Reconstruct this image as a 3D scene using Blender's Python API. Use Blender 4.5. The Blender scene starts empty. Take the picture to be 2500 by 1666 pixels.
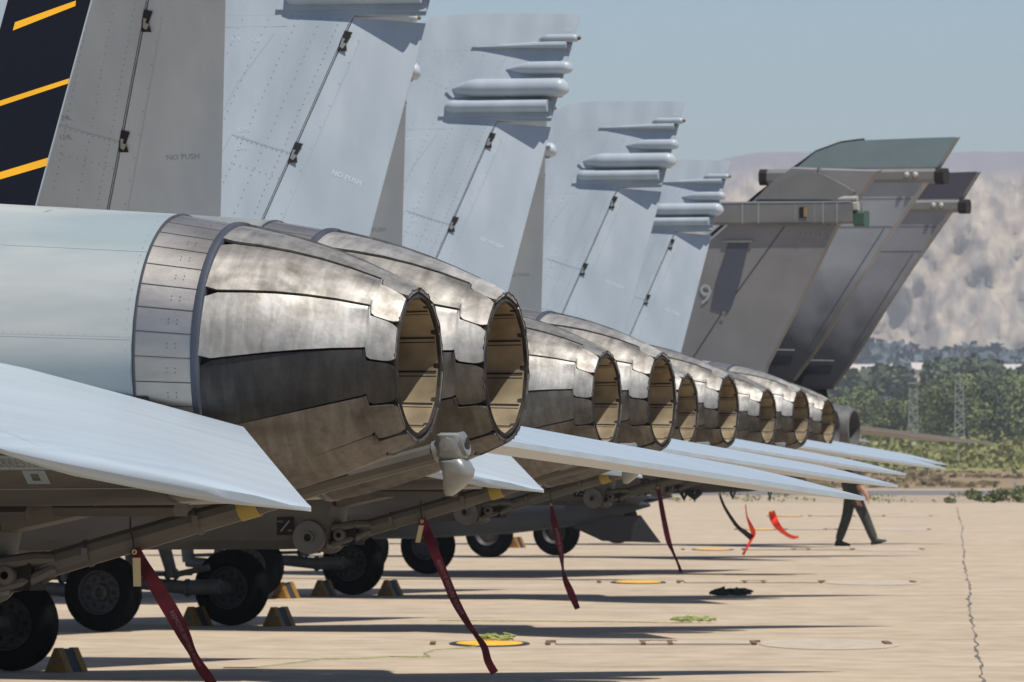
import bpy, math, random
from mathutils import Vector, Matrix
R = math.radians
rng = random.Random(7)
scn = bpy.context.scene

# ------------------------------------------------------------------ camera, sky, sun, exposure
CAM_H = 1.7654
FPX = 23586.458          # focal length in photograph pixels (2500 wide)
HOR = 1086.7             # horizon row of the photograph
cd = bpy.data.cameras.new('camera'); cam = bpy.data.objects.new('camera', cd)
scn.collection.objects.link(cam); scn.camera = cam
cam.location = (0, 0, CAM_H); cam.rotation_euler = (R(90), 0, 0)
cd.sensor_width = 36; cd.lens = FPX / 2500 * 36
cd.shift_y = (HOR - 833) / 2500
cd.clip_start = .5; cd.clip_end = 20000
cd.dof.use_dof = True; cd.dof.focus_distance = 37.0; cd.dof.aperture_fstop = 34

SUN = Vector((.30, -.31, 1.0)).normalized()      # towards the sun
sun_el = math.asin(SUN.z); sun_az = math.atan2(SUN.x, SUN.y)
world = bpy.data.worlds.new('World'); scn.world = world; world.use_nodes = True
wt = world.node_tree; wn = wt.nodes; bg = wn['Background']
sky = wn.new('ShaderNodeTexSky'); sky.sky_type = 'NISHITA'; sky.sun_disc = False
sky.sun_elevation = sun_el; sky.sun_rotation = sun_az
sky.air_density = 1.0; sky.dust_density = .1; sky.ozone_density = 5.5; sky.altitude = 2000
wt.links.new(sky.outputs[0], bg.inputs[0]); bg.inputs[1].default_value = .067
sl = bpy.data.lights.new('sun', 'SUN'); sl.energy = 3.8; sl.angle = R(.5); sl.color = (1, .955, .89)
so = bpy.data.objects.new('sun', sl); scn.collection.objects.link(so)
so.rotation_euler = SUN.to_track_quat('Z', 'Y').to_euler()
scn.view_settings.view_transform = 'Standard'; scn.view_settings.look = 'None'
scn.view_settings.exposure = 0.42; scn.view_settings.gamma = 1.0
scn.cycles.volume_bounces = 0; scn.cycles.max_bounces = 8

col = scn.collection
# ------------------------------------------------------------------ materials
def nd(nt, t, **k):
    n = nt.nodes.new(t)
    for a, b in k.items(): setattr(n, a, b)
    return n
def mat(name, c, rough=.6, metal=0., var=.08, scale=3., c2=None, bump=0., bscale=None, spec=.5, rand=0., stretch=None, detail=5):
    m = bpy.data.materials.new(name); m.use_nodes = True; nt = m.node_tree
    b = nt.nodes['Principled BSDF']
    b.inputs['Roughness'].default_value = rough; b.inputs['Metallic'].default_value = metal
    b.inputs['Specular IOR Level'].default_value = spec
    tc = nd(nt, 'ShaderNodeTexCoord'); mp = nd(nt, 'ShaderNodeMapping')
    if stretch: mp.inputs['Scale'].default_value = stretch
    nt.links.new(tc.outputs['Object'], mp.inputs[0])
    no = nd(nt, 'ShaderNodeTexNoise'); no.inputs['Scale'].default_value = scale; no.inputs['Detail'].default_value = detail
    nt.links.new(mp.outputs[0], no.inputs['Vector'])
    cr = nd(nt, 'ShaderNodeValToRGB')
    cr.color_ramp.elements[0].position = .34; cr.color_ramp.elements[1].position = .66
    a = tuple(x * (1 - var) for x in c); d = c2 if c2 else tuple(min(1, x * (1 + var)) for x in c)
    cr.color_ramp.elements[0].color = (*a, 1); cr.color_ramp.elements[1].color = (*d, 1)
    nt.links.new(no.outputs[0], cr.inputs[0]); out = cr.outputs[0]
    if rand:
        oi = nd(nt, 'ShaderNodeObjectInfo'); mr = nd(nt, 'ShaderNodeMapRange')
        mr.inputs[3].default_value = 1 - rand; mr.inputs[4].default_value = 1 + rand * .6
        nt.links.new(oi.outputs['Random'], mr.inputs[0])
        hs = nd(nt, 'ShaderNodeHueSaturation'); nt.links.new(mr.outputs[0], hs.inputs['Value'])
        nt.links.new(out, hs.inputs['Color']); out = hs.outputs[0]
    nt.links.new(out, b.inputs['Base Color'])
    if bump:
        n2 = nd(nt, 'ShaderNodeTexNoise'); n2.inputs['Scale'].default_value = bscale or scale * 4; n2.inputs['Detail'].default_value = 4
        nt.links.new(mp.outputs[0], n2.inputs['Vector'])
        bp = nd(nt, 'ShaderNodeBump'); bp.inputs['Strength'].default_value = bump; bp.inputs['Distance'].default_value = .02
        nt.links.new(n2.outputs[0], bp.inputs['Height']); nt.links.new(bp.outputs[0], b.inputs['Normal'])
    return m
M = {}
M['paint'] = mat('pale_grey_paint', (.355, .405, .445), .42, var=.05, scale=2.6, c2=(.415, .46, .495), rand=.035, detail=8, stretch=(1.6, 1, .6))
M['paint_body'] = mat('weathered_grey_paint', (.29, .345, .36), .36, var=.05, scale=2.3, c2=(.47, .48, .45), stretch=(.35, 1, 2.2))
M['paint_top'] = mat('stabilator_paint', (.37, .43, .475), .34, var=.06, scale=3.5, stretch=(.4, 3, 1), detail=8)
M['paint_belly'] = mat('shaded_belly_paint', (.080, .076, .070), .6, var=.3, scale=3, stretch=(.5, 1.5, 1.5))  # same grey paint, with the underside's shade put into the colour
M['line'] = mat('panel_gap', (.045, .05, .06), .8)
M['line_soft'] = mat('faint_panel_gap', (.31, .36, .40), .7)
M['rivet'] = mat('rivet_heads', (.19, .23, .27), .6)
M['mark_light'] = mat('light_marking', (.55, .60, .64), .6)
M['mark_dark'] = mat('dark_marking', (.22, .27, .31), .6)
M['nine'] = mat('grey_numeral', (.38, .38, .39), .6)
M['mark_faint'] = mat('faint_marking', (.30, .30, .30), .6)
M['black_paint'] = mat('black_tail_paint', (.004, .006, .012), .6, spec=.12)
M['yellow_paint'] = mat('yellow_tail_paint', (.85, .40, .004), .5)
def metal_mat(name, lo, hi, blotch, seed, rand=.18):
    m = bpy.data.materials.new(name); m.use_nodes = True; nt = m.node_tree; b = nt.nodes['Principled BSDF']; b.inputs['Metallic'].default_value = .88
    tc = nd(nt, 'ShaderNodeTexCoord')
    def nz(scale, st, det, dist=0.):
        mp = nd(nt, 'ShaderNodeMapping'); mp.inputs['Scale'].default_value = st; mp.inputs['Location'].default_value = (seed, seed * 2, 0)
        nt.links.new(tc.outputs['Object'], mp.inputs[0]); n = nd(nt, 'ShaderNodeTexNoise'); n.inputs['Scale'].default_value = scale; n.inputs['Detail'].default_value = det; n.inputs['Distortion'].default_value = dist
        nt.links.new(mp.outputs[0], n.inputs['Vector']); return n.outputs[0]
    def rmp(src, p0, c0, p1, c1):
        cr = nd(nt, 'ShaderNodeValToRGB'); e = cr.color_ramp.elements; e[0].position = p0; e[0].color = (*c0, 1); e[1].position = p1; e[1].color = (*c1, 1); nt.links.new(src, cr.inputs[0]); return cr.outputs[0]
    def mul(a, c, f):
        mx = nd(nt, 'ShaderNodeMix', data_type='RGBA', blend_type='MULTIPLY'); mx.inputs[0].default_value = f; nt.links.new(a, mx.inputs[6]); nt.links.new(c, mx.inputs[7]); return mx.outputs[2]
    base = rmp(nz(3.5, (.7, 1.5, 1.5), 6, .8), .34, lo, .66, hi)
    st = rmp(nz(9, (3.2, .7, .7), 6, .5), .38, (.74, .73, .71), .62, (1.08, 1.07, 1.06))          # circumferential heat streaks
    bl = rmp(nz(4.5, (1, 1.2, 1.2), 7, 1.2), .36, (blotch, blotch * .97, blotch * .93), .52, (1, 1, 1))  # soot blotches
    fs = rmp(nz(60, (1, 1, 1), 3), .3, (.82, .81, .80), .7, (1.08, 1.08, 1.08))
    out = mul(mul(mul(base, st, .8), bl, .8), fs, .5)
    oi = nd(nt, 'ShaderNodeObjectInfo'); mr = nd(nt, 'ShaderNodeMapRange'); mr.inputs[3].default_value = 1 - rand; mr.inputs[4].default_value = 1 + rand; nt.links.new(oi.outputs['Random'], mr.inputs[0])
    hs = nd(nt, 'ShaderNodeHueSaturation'); nt.links.new(mr.outputs[0], hs.inputs['Value']); nt.links.new(out, hs.inputs['Color']); nt.links.new(hs.outputs[0], b.inputs['Base Color'])
    r2 = nd(nt, 'ShaderNodeMapRange'); r2.inputs[1].default_value = .35; r2.inputs[2].default_value = .65; r2.inputs[3].default_value = .5; r2.inputs[4].default_value = .7
    nt.links.new(nz(5, (1, 1, 1), 5), r2.inputs[0]); nt.links.new(r2.outputs[0], b.inputs['Roughness'])
    bp = nd(nt, 'ShaderNodeBump'); bp.inputs['Strength'].default_value = .16; bp.inputs['Distance'].default_value = .02; nt.links.new(nz(8, (1, 1, 1), 4), bp.inputs['Height']); nt.links.new(bp.outputs[0], b.inputs['Normal'])
    return m
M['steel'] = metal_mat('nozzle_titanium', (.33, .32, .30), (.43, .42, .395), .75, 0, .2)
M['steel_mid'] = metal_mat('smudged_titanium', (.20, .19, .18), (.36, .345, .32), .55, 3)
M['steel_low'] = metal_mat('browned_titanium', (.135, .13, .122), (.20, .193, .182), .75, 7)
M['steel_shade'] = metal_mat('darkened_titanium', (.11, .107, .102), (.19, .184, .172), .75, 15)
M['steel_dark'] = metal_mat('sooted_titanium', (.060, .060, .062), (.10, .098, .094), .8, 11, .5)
M['shroud'] = mat('shroud_metal', (.31, .29, .265), .44, .9, var=.16, scale=3.2, c2=(.50, .47, .43), bump=.12, bscale=9, stretch=(.6, 1.4, 1.4))
M['blue_ring'] = mat('heat_blued_ring', (.095, .105, .13), .55, .6, var=.2, scale=5)
M['rim'] = mat('burnt_rim', (.007, .006, .005), .8, 0, var=.4, scale=30, c2=(.03, .024, .018))
M['liner'] = mat('ceramic_liner', (.245, .19, .12), .85, 0, var=.2, scale=7, c2=(.35, .28, .18), rand=.12, spec=.15)
M['soot_black'] = mat('soot_black', (.012, .010, .009), .9)
M['hook'] = mat('hook_paint', (.098, .093, .082), .5, 0, var=.14, scale=5)
M['claw'] = mat('claw_metal', (.25, .26, .25), .4, .35, var=.12, scale=10)
M['band'] = mat('yellow_band', (.32, .25, .06), .6)
M['tyre'] = mat('tyre_rubber', (.005, .0055, .006), 1.0, spec=0, var=.3, scale=12)
M['wheel'] = mat('wheel_rim', (.045, .042, .04), .6, .3, var=.3, scale=14)
M['gear'] = mat('gear_leg_paint', (.10, .10, .095), .5, 0, var=.2, scale=8)
M['white'] = mat('white_gear_door', (.40, .39, .36), .6)
M['red_edge'] = mat('red_door_edge', (.22, .012, .02), .6)
M['ribbon'] = mat('dark_red_ribbon', (.105, .004, .018), .75, var=.3, scale=20)
M['ribbon_dark'] = mat('faded_black_ribbon', (.045, .03, .026), .8)
M['orange'] = mat('orange_ribbon', (.90, .045, .012), .6)
M['letter'] = mat('ribbon_lettering', (.26, .17, .19), .7)
M['tag'] = mat('cream_tag', (.55, .46, .25), .6)
M['cord'] = mat('black_cord', (.02, .018, .016), .8)
M['chock'] = mat('chock_yellow', (.26, .125, .012), .7, var=.25, scale=15)
M['chock_dark'] = mat('chock_black', (.02, .022, .03), .7)
M['brown_fin'] = mat('mid_grey_fin', (.215, .21, .205), .55, var=.10, scale=1.6)
M['brown_lt'] = mat('light_grey_pod', (.175, .172, .166), .5, var=.1, scale=3)
M['slate'] = mat('slate_patch', (.075, .08, .105), .6)
M['dark_body'] = mat('dark_fuselage', (.022, .023, .027), .8, spec=.2, var=.3, scale=3)
M['teal'] = mat('teal_fin_cap', (.18, .245, .26), .5, var=.06)
M['purple_tip'] = mat('charcoal_fin_cap', (.065, .064, .085), .55)
M['green_lamp'] = mat('green_end_cap', (.035, .085, .055), .6)
M['tan_glass'] = mat('amber_window', (.30, .20, .10), .4)
M['deep_grey'] = mat('deep_grey_fuselage', (.035, .034, .033), .75, var=.3, scale=3)  # one near-black grey over the whole fuselage
M['tank'] = mat('drop_tank_paint', (.03, .038, .05), .7, var=.35, spec=.2, scale=1.2)
M['suit'] = mat('olive_flight_suit', (.04, .044, .038), .9, var=.3, scale=9, bump=.4, bscale=20)
M['skin'] = mat('skin', (.48, .24, .17), .6)
M['boot'] = mat('black_boots', (.012, .013, .016), .5)
M['hair'] = mat('dark_hair', (.03, .02, .014), .8)
M['patch'] = mat('green_patch', (.03, .22, .10), .7)
M['rope'] = mat('lime_rope', (.30, .35, .10), .7, var=.3, scale=20)
M['rope_dark'] = mat('dark_green_hose', (.03, .045, .025), .8)
M['disc_y'] = mat('yellow_ground_paint', (.80, .42, .03), .7, var=.12, scale=6)
M['slab'] = mat('light_concrete', (.45, .375, .28), .85, var=.10, scale=5)
M['crack'] = mat('crack_filler', (.13, .115, .095), .9, var=.3, scale=8)
M['crack_soft'] = mat('joint_filler', (.30, .245, .185), .9, var=.2, scale=8)
M['rust'] = mat('rusty_iron', (.17, .10, .06), .8, var=.4, scale=15)
M['bush_dry'] = mat('dry_scrub', (.20, .20, .07), .9, var=.4, scale=.5)

def tree_mat(name, c, c2):
    m = mat(name, c, .85, c2=c2, var=0, scale=.8, spec=.2, rand=.25)
    b = m.node_tree.nodes['Principled BSDF']
    return m
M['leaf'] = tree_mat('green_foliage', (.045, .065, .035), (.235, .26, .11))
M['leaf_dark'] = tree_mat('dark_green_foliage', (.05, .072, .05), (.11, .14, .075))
M['leaf_blue'] = tree_mat('hazed_foliage', (.12, .165, .20), (.15, .195, .21))  # distance haze put into the leaf colour as blue
M['bark'] = mat('bark', (.09, .07, .05), .9)
M['pylon'] = mat('galvanised_lattice', (.30, .31, .32), .7, 0)
M['wall_pale'] = mat('pale_wall', (.55, .50, .45), .8)
M['roof_dark'] = mat('dark_roof', (.06, .065, .08), .8)

def ground_mat():
    m = bpy.data.materials.new('apron_concrete'); m.use_nodes = True; nt = m.node_tree; b = nt.nodes['Principled BSDF']
    b.inputs['Roughness'].default_value = .85; b.inputs['Specular IOR Level'].default_value = .25
    tc = nd(nt, 'ShaderNodeTexCoord')
    def noise(scale, stretch, det=5):
        mp = nd(nt, 'ShaderNodeMapping'); mp.inputs['Scale'].default_value = stretch
        nt.links.new(tc.outputs['Object'], mp.inputs[0]); n = nd(nt, 'ShaderNodeTexNoise')
        n.inputs['Scale'].default_value = scale; n.inputs['Detail'].default_value = det
        nt.links.new(mp.outputs[0], n.inputs['Vector']); return n.outputs[0]
    cr = nd(nt, 'ShaderNodeValToRGB'); e = cr.color_ramp.elements
    e[0].position = .3; e[0].color = (.425, .342, .245, 1); e[1].position = .7; e[1].color = (.50, .405, .295, 1)
    nt.links.new(noise(.35, (1, 1, 1), 6), cr.inputs[0])
    c2 = nd(nt, 'ShaderNodeValToRGB'); e = c2.color_ramp.elements
    e[0].position = .35; e[0].color = (.84, .83, .82, 1); e[1].position = .62; e[1].color = (1.04, 1.03, 1.02, 1)
    nt.links.new(noise(2.2, (1, .5, 1), 9), c2.inputs[0])
    mx = nd(nt, 'ShaderNodeMix', data_type='RGBA', blend_type='MULTIPLY'); mx.inputs[0].default_value = 1
    nt.links.new(cr.outputs[0], mx.inputs[6]); nt.links.new(c2.outputs[0], mx.inputs[7])
    # dark spots
    v = nd(nt, 'ShaderNodeTexVoronoi'); v.inputs['Scale'].default_value = .55
    nt.links.new(tc.outputs['Object'], v.inputs['Vector'])
    c3 = nd(nt, 'ShaderNodeValToRGB'); e = c3.color_ramp.elements
    e[0].position = .02; e[0].color = (.62, .6, .58, 1); e[1].position = .07; e[1].color = (1, 1, 1, 1)
    nt.links.new(v.outputs['Distance'], c3.inputs[0])
    m2 = nd(nt, 'ShaderNodeMix', data_type='RGBA', blend_type='MULTIPLY'); m2.inputs[0].default_value = .8
    nt.links.new(mx.outputs[2], m2.inputs[6]); nt.links.new(c3.outputs[0], m2.inputs[7])
    nt.links.new(m2.outputs[2], b.inputs['Base Color'])
    bp = nd(nt, 'ShaderNodeBump'); bp.inputs['Strength'].default_value = .25; bp.inputs['Distance'].default_value = .01
    nt.links.new(noise(14, (1, 1, 1), 3), bp.inputs['Height']); nt.links.new(bp.outputs[0], b.inputs['Normal'])
    return m
M['apron'] = ground_mat()
M['dirt'] = mat('dry_earth', (.30, .235, .16), .9, var=.0, c2=(.40, .32, .23), scale=.05, stretch=(1, .6, 1))
M['field'] = mat('brown_field', (.21, .13, .09), .95, c2=(.29, .23, .14), var=0, scale=.08, stretch=(.6, .25, 1), spec=.1, detail=9)
M['dry_grass'] = mat('dry_grass', (.20, .15, .085), .95, var=.3, scale=.3, spec=.1, c2=(.33, .27, .15))
M['scrub_ground'] = mat('green_scrub_ground', (.17, .17, .06), .95, c2=(.26, .24, .09), var=0, scale=.02, spec=.1)
M['asphalt'] = mat('old_asphalt', (.16, .15, .15), .9, var=.1, scale=.3)

def cliff_mat():
    m = bpy.data.materials.new('eroded_cliff'); m.use_nodes = True; nt = m.node_tree; b = nt.nodes['Principled BSDF']
    b.inputs['Roughness'].default_value = .95; b.inputs['Specular IOR Level'].default_value = .1
    tc = nd(nt, 'ShaderNodeTexCoord')
    def ramp(scale, st, stops, det=7, dist=.6):
        mp = nd(nt, 'ShaderNodeMapping'); mp.inputs['Scale'].default_value = st
        nt.links.new(tc.outputs['Object'], mp.inputs[0]); n = nd(nt, 'ShaderNodeTexNoise')
        n.inputs['Scale'].default_value = scale; n.inputs['Detail'].default_value = det; n.inputs['Distortion'].default_value = dist
        nt.links.new(mp.outputs[0], n.inputs['Vector']); cr = nd(nt, 'ShaderNodeValToRGB')
        while len(cr.color_ramp.elements) < len(stops): cr.color_ramp.elements.new(.5)
        for e, (p, c) in zip(cr.color_ramp.elements, stops): e.position = p; e.color = (*c, 1)
        nt.links.new(n.outputs[0], cr.inputs[0]); return cr.outputs[0]
    base = ramp(.13, (1, .3, .8), [(.34, (.30, .25, .21)), (.46, (.40, .325, .25)), (.56, (.48, .40, .30)), (.68, (.58, .49, .375))], 10, .6)
    gul = ramp(.085, (1.5, .3, .45), [(.40, (.62, .67, .78)), (.54, (1, 1, 1))], 8, 1.0)
    mx = nd(nt, 'ShaderNodeMix', data_type='RGBA', blend_type='MULTIPLY'); mx.inputs[0].default_value = .8
    nt.links.new(base, mx.inputs[6]); nt.links.new(gul, mx.inputs[7])
    # upper plateau: greyer above a level line
    sp = nd(nt, 'ShaderNodeSeparateXYZ'); nt.links.new(tc.outputs['Object'], sp.inputs[0])
    n3 = nd(nt, 'ShaderNodeTexNoise'); n3.inputs['Scale'].default_value = .04; nt.links.new(tc.outputs['Object'], n3.inputs['Vector'])
    ad = nd(nt, 'ShaderNodeMath', operation='MULTIPLY_ADD'); ad.inputs[1].default_value = 22; nt.links.new(n3.outputs[0], ad.inputs[0]); nt.links.new(sp.outputs[2], ad.inputs[2])
    mr = nd(nt, 'ShaderNodeMapRange'); mr.inputs[1].default_value = 150; mr.inputs[2].default_value = 162
    nt.links.new(ad.outputs[0], mr.inputs[0])
    m2 = nd(nt, 'ShaderNodeMix', data_type='RGBA'); nt.links.new(mr.outputs[0], m2.inputs[0])
    nt.links.new(mx.outputs[2], m2.inputs[6]); m2.inputs[7].default_value = (.25, .235, .26, 1)
    nt.links.new(m2.outputs[2], b.inputs['Base Color'])
    return m
M['cliff'] = cliff_mat()

# ------------------------------------------------------------------ mesh helpers
class MB:
    def __init__(s): s.v = []; s.f = []; s.m = []; s.mi = 0
    def add(s, vs, fs):
        o = len(s.v); s.v += [tuple(v) for v in vs]
        for f in fs: s.f.append([i + o for i in f]); s.m.append(s.mi)
    def box(s, c, d, rot=None):
        x, y, z = d[0] / 2, d[1] / 2, d[2] / 2
        vs = [Vector((a * x, b * y, e * z)) for a in (-1, 1) for b in (-1, 1) for e in (-1, 1)]
        if rot: vs = [rot @ v for v in vs]
        s.add([v + Vector(c) for v in vs], [(0, 1, 3, 2), (4, 6, 7, 5), (0, 4, 5, 1), (2, 3, 7, 6), (0, 2, 6, 4), (1, 5, 7, 3)])
    def bevbox(s, c, d, b, axis=0):
        # box with chamfered long edges along `axis`
        o = [i for i in range(3) if i != axis]; w, h = d[o[0]] / 2, d[o[1]] / 2
        pr = [(w, h - b), (w - b, h), (-w + b, h), (-w, h - b), (-w, -h + b), (-w + b, -h), (w - b, -h), (w, -h + b)]
        vs = []
        for e in (-1, 1):
            for p in pr:
                q = [0, 0, 0]; q[axis] = e * d[axis] / 2; q[o[0]] = p[0]; q[o[1]] = p[1]; vs.append([q[i] + c[i] for i in range(3)])
        s.add(vs, [[i, (i + 1) % 8, 8 + (i + 1) % 8, 8 + i] for i in range(8)] + [list(range(7, -1, -1)), list(range(8, 16))])
    def tube(s, pts, rad, n=10, cap=True, sx=1.):
        pts = [Vector(p) for p in pts]; k = len(pts)
        if not hasattr(rad, '__len__'): rad = [rad] * k
        up = Vector((0, 0, 1)); rings = []
        for i, p in enumerate(pts):
            t = (pts[min(i + 1, k - 1)] - pts[max(i - 1, 0)]).normalized()
            a = t.cross(up)
            if a.length < .05: a = t.cross(Vector((0, 1, 0)))
            a.normalize(); b = t.cross(a)
            rings.append([p + (a * math.cos(q) * sx + b * math.sin(q)) * rad[i] for q in [2 * math.pi * j / n for j in range(n)]])
        s.loft(rings, cap)
    def loft(s, rings, cap=True, closed=True):
        n = len(rings[0]); vs = [v for r in rings for v in r]; fs = []
        for i in range(len(rings) - 1):
            for j in range(n if closed else n - 1):
                a = i * n + j; b = i * n + (j + 1) % n; fs.append((a, b, b + n, a + n))
        if cap and closed: fs.append(list(range(n - 1, -1, -1))); fs.append([(len(rings) - 1) * n + j for j in range(n)])
        s.add(vs, fs)
    def lathe(s, prof, c, axis='x', n=32):
        # prof: (along, radius)
        rings = []
        for a, r in prof:
            ring = []
            for j in range(n):
                q = 2 * math.pi * j / n; u, w = r * math.cos(q), r * math.sin(q)
                ring.append({'x': (c[0] + a, c[1] + u, c[2] + w), 'y': (c[0] + u, c[1] + a, c[2] + w), 'z': (c[0] + u, c[1] + w, c[2] + a)}[axis])
            rings.append(ring)
        s.loft(rings, cap=False)
    def sphere(s, c, r, n=12, m=8, sq=(1, 1, 1)):
        rings = []
        for i in range(m + 1):
            t = math.pi * i / m; rr = max(math.sin(t), .001)
            rings.append([(c[0] + r * sq[0] * rr * math.cos(2 * math.pi * j / n), c[1] + r * sq[1] * rr * math.sin(2 * math.pi * j / n), c[2] + r * sq[2] * math.cos(t)) for j in range(n)])
        s.loft(rings, False)
    def strip(s, pts, w, fn):
        # flat strip along 2D path pts with width w, fn maps (u,v)->3D
        k = len(pts); L = []
        for i, p in enumerate(pts):
            a = pts[max(i - 1, 0)]; b = pts[min(i + 1, k - 1)]; dx, dy = b[0] - a[0], b[1] - a[1]; l = math.hypot(dx, dy) or 1
            ww = w[i] if hasattr(w, '__len__') else w
            L.append((fn(p[0] - dy / l * ww / 2, p[1] + dx / l * ww / 2), fn(p[0] + dy / l * ww / 2, p[1] - dx / l * ww / 2)))
        for i in range(k - 1): s.add([L[i][0], L[i][1], L[i + 1][1], L[i + 1][0]], [(0, 1, 2, 3)])
    def dot(s, u, v, r, fn, n=5):
        s.add([fn(u + r * math.cos(6.283 * j / n), v + r * math.sin(6.283 * j / n)) for j in range(n)], [list(range(n))])
    def build(s, name, mats, parent=None, smooth=False, angle=None):
        me = bpy.data.meshes.new(name); me.from_pydata(s.v, [], s.f)
        if not isinstance(mats, (list, tuple)): mats = [mats]
        for m in mats: me.materials.append(m)
        for p, mi in zip(me.polygons, s.m): p.material_index = mi
        me.validate()
        import bmesh
        bm = bmesh.new(); bm.from_mesh(me)
        bmesh.ops.recalc_face_normals(bm, faces=bm.faces); bm.to_mesh(me); bm.free()
        if smooth:
            for p in me.polygons: p.use_smooth = True
            me.set_sharp_from_angle(angle=R(angle or 35))
        o = bpy.data.objects.new(name, me); col.objects.link(o)
        if parent: o.parent = parent
        return o
def tag(o, label=None, cat=None, group=None, kind=None):
    if label: o['label'] = label
    if cat: o['category'] = cat
    if group: o['group'] = group
    if kind: o['kind'] = kind
    return o
def empty(name, loc=(0, 0, 0), rz=0):
    o = bpy.data.objects.new(name, None); col.objects.link(o); o.location = loc; o.rotation_euler = (0, 0, rz); o.empty_display_size = .3
    return o
def kids(o): return [c for c in bpy.data.objects if c.parent == o]
def copy_tree(o, parent=None):
    c = o.copy(); col.objects.link(c); c.parent = parent
    for ch in kids(o): copy_tree(ch, c)
    return c
def text_verts(txt, size):
    cu = bpy.data.curves.new('t', 'FONT'); cu.body = txt; cu.size = size; cu.align_x = 'CENTER'; cu.align_y = 'CENTER'; cu.resolution_u = 2
    o = bpy.data.objects.new('t', cu); col.objects.link(o)
    dg = bpy.context.evaluated_depsgraph_get(); dg.update()
    me = bpy.data.meshes.new_from_object(o.evaluated_get(dg))
    r = ([tuple(v.co) for v in me.vertices], [list(p.vertices) for p in me.polygons])
    bpy.data.objects.remove(o); bpy.data.curves.remove(cu); bpy.data.meshes.remove(me)
    return r
def text_on(mb, txt, size, cx, cy, fn, rot=0., sx=1.):
    vs, fs = text_verts(txt, size); ca, sa = math.cos(rot), math.sin(rot)
    mb.add([fn(cx + (x * ca - y * sa) * sx, cy + x * sa + y * ca) for x, y, z in vs], fs)
def gp(px, py):   # ground point under a place of the photograph (for setting things down on the apron)
    Y = FPX * CAM_H / (py - HOR); return ((px - 1250) / FPX * Y, Y)

# ------------------------------------------------------------------ ground
def quad(name, x0, x1, y0, y1, z, m, nx=1, ny=1):
    b = MB(); vs = [(x0 + (x1 - x0) * i / nx, y0 + (y1 - y0) * j / ny, z) for j in range(ny + 1) for i in range(nx + 1)]
    b.add(vs, [(j * (nx + 1) + i, j * (nx + 1) + i + 1, (j + 1) * (nx + 1) + i + 1, (j + 1) * (nx + 1) + i) for j in range(ny) for i in range(nx)])
    return tag(b.build(name, m), kind='structure')
quad('ground', -2500, 2500, -60, 9000, -.02, M['dirt'])
quad('apron', -120, 160, -40, 294, 0, M['apron'])
quad('taxiway', -300, 300, 345, 378, -.012, M['asphalt'])
quad('brown_field', -500, 500, 395, 640, -.016, M['field'])
quad('scrub_field', -600, 600, 640.1, 1300, -.014, M['scrub_ground'])
# joints and cracks of the apron (one sheet pattern each)
def ground_strip(name, pts, w, z, m, kind='structure'):
    b = MB(); b.strip(pts, w, lambda x, y: (x, y, z)); return tag(b.build(name, m), kind=kind)
def jag(x0, y0, x1, y1, n, amp):
    return [(x0 + (x1 - x0) * i / n + rng.uniform(-amp, amp), y0 + (y1 - y0) * i / n) for i in range(n + 1)]
ck = []
for px, py in [(2337, 1240), (2342, 1262), (2350, 1290), (2348, 1310), (2355, 1345), (2352, 1375), (2362, 1410), (2368, 1440), (2364, 1470), (2372, 1500), (2378, 1545), (2384, 1580), (2392, 1610), (2398, 1666), (2410, 1760), (2440, 2000)]:
    ck.append(gp(px, py))
fine = []
for i in range(len(ck) - 1):
    (x0, y0), (x1, y1) = ck[i], ck[i + 1]; n = 9
    for k in range(n): fine.append((x0 + (x1 - x0) * k / n + rng.uniform(-.022, .022), y0 + (y1 - y0) * k / n))
ground_strip('apron_crack', fine, [rng.choice((.006, .012, .02, .035)) for _ in fine], .004, M['crack'])
jb = MB()
for y in [77.0, 83.4, 90.2, 101.5, 113, 127, 141, 155, 171, 190, 212, 236, 262]:
    x0 = gp(1250, HOR + FPX * CAM_H / y)[0]
    for s0, s1 in [(-20, -3), (-2.5, 3.2), (3.6, 20)]:
        if rng.random() < .75:
            jb.strip(jag(s0 + rng.random(), y, s1 - rng.random(), y + rng.uniform(-.1, .1), 12, .02), .045 if y < 120 else .09, lambda x, yy: (x, yy, .004))
for x in [-14, -7, 17.5, 24]:
    jb.strip(jag(x, 40, x, 290, 60, .01), .05, lambda a, b_: (a, b_, .0045))
tag(jb.build('apron_joints', M['crack_soft']), kind='structure')
sb = MB()
for i in range(420):
    y = 70 * (290 / 70) ** rng.random(); x = rng.uniform(-.055, .055) * y; L = rng.uniform(.1, .8)
    sb.strip([(x, y), (x + L * .5, y + rng.uniform(-.06, .06)), (x + L, y + rng.uniform(-.1, .1))], rng.uniform(.01, .03) * y / 90, lambda a, b_: (a, b_, .0035))
tag(sb.build('apron_hairlines', M['crack_soft']), kind='structure')

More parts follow.
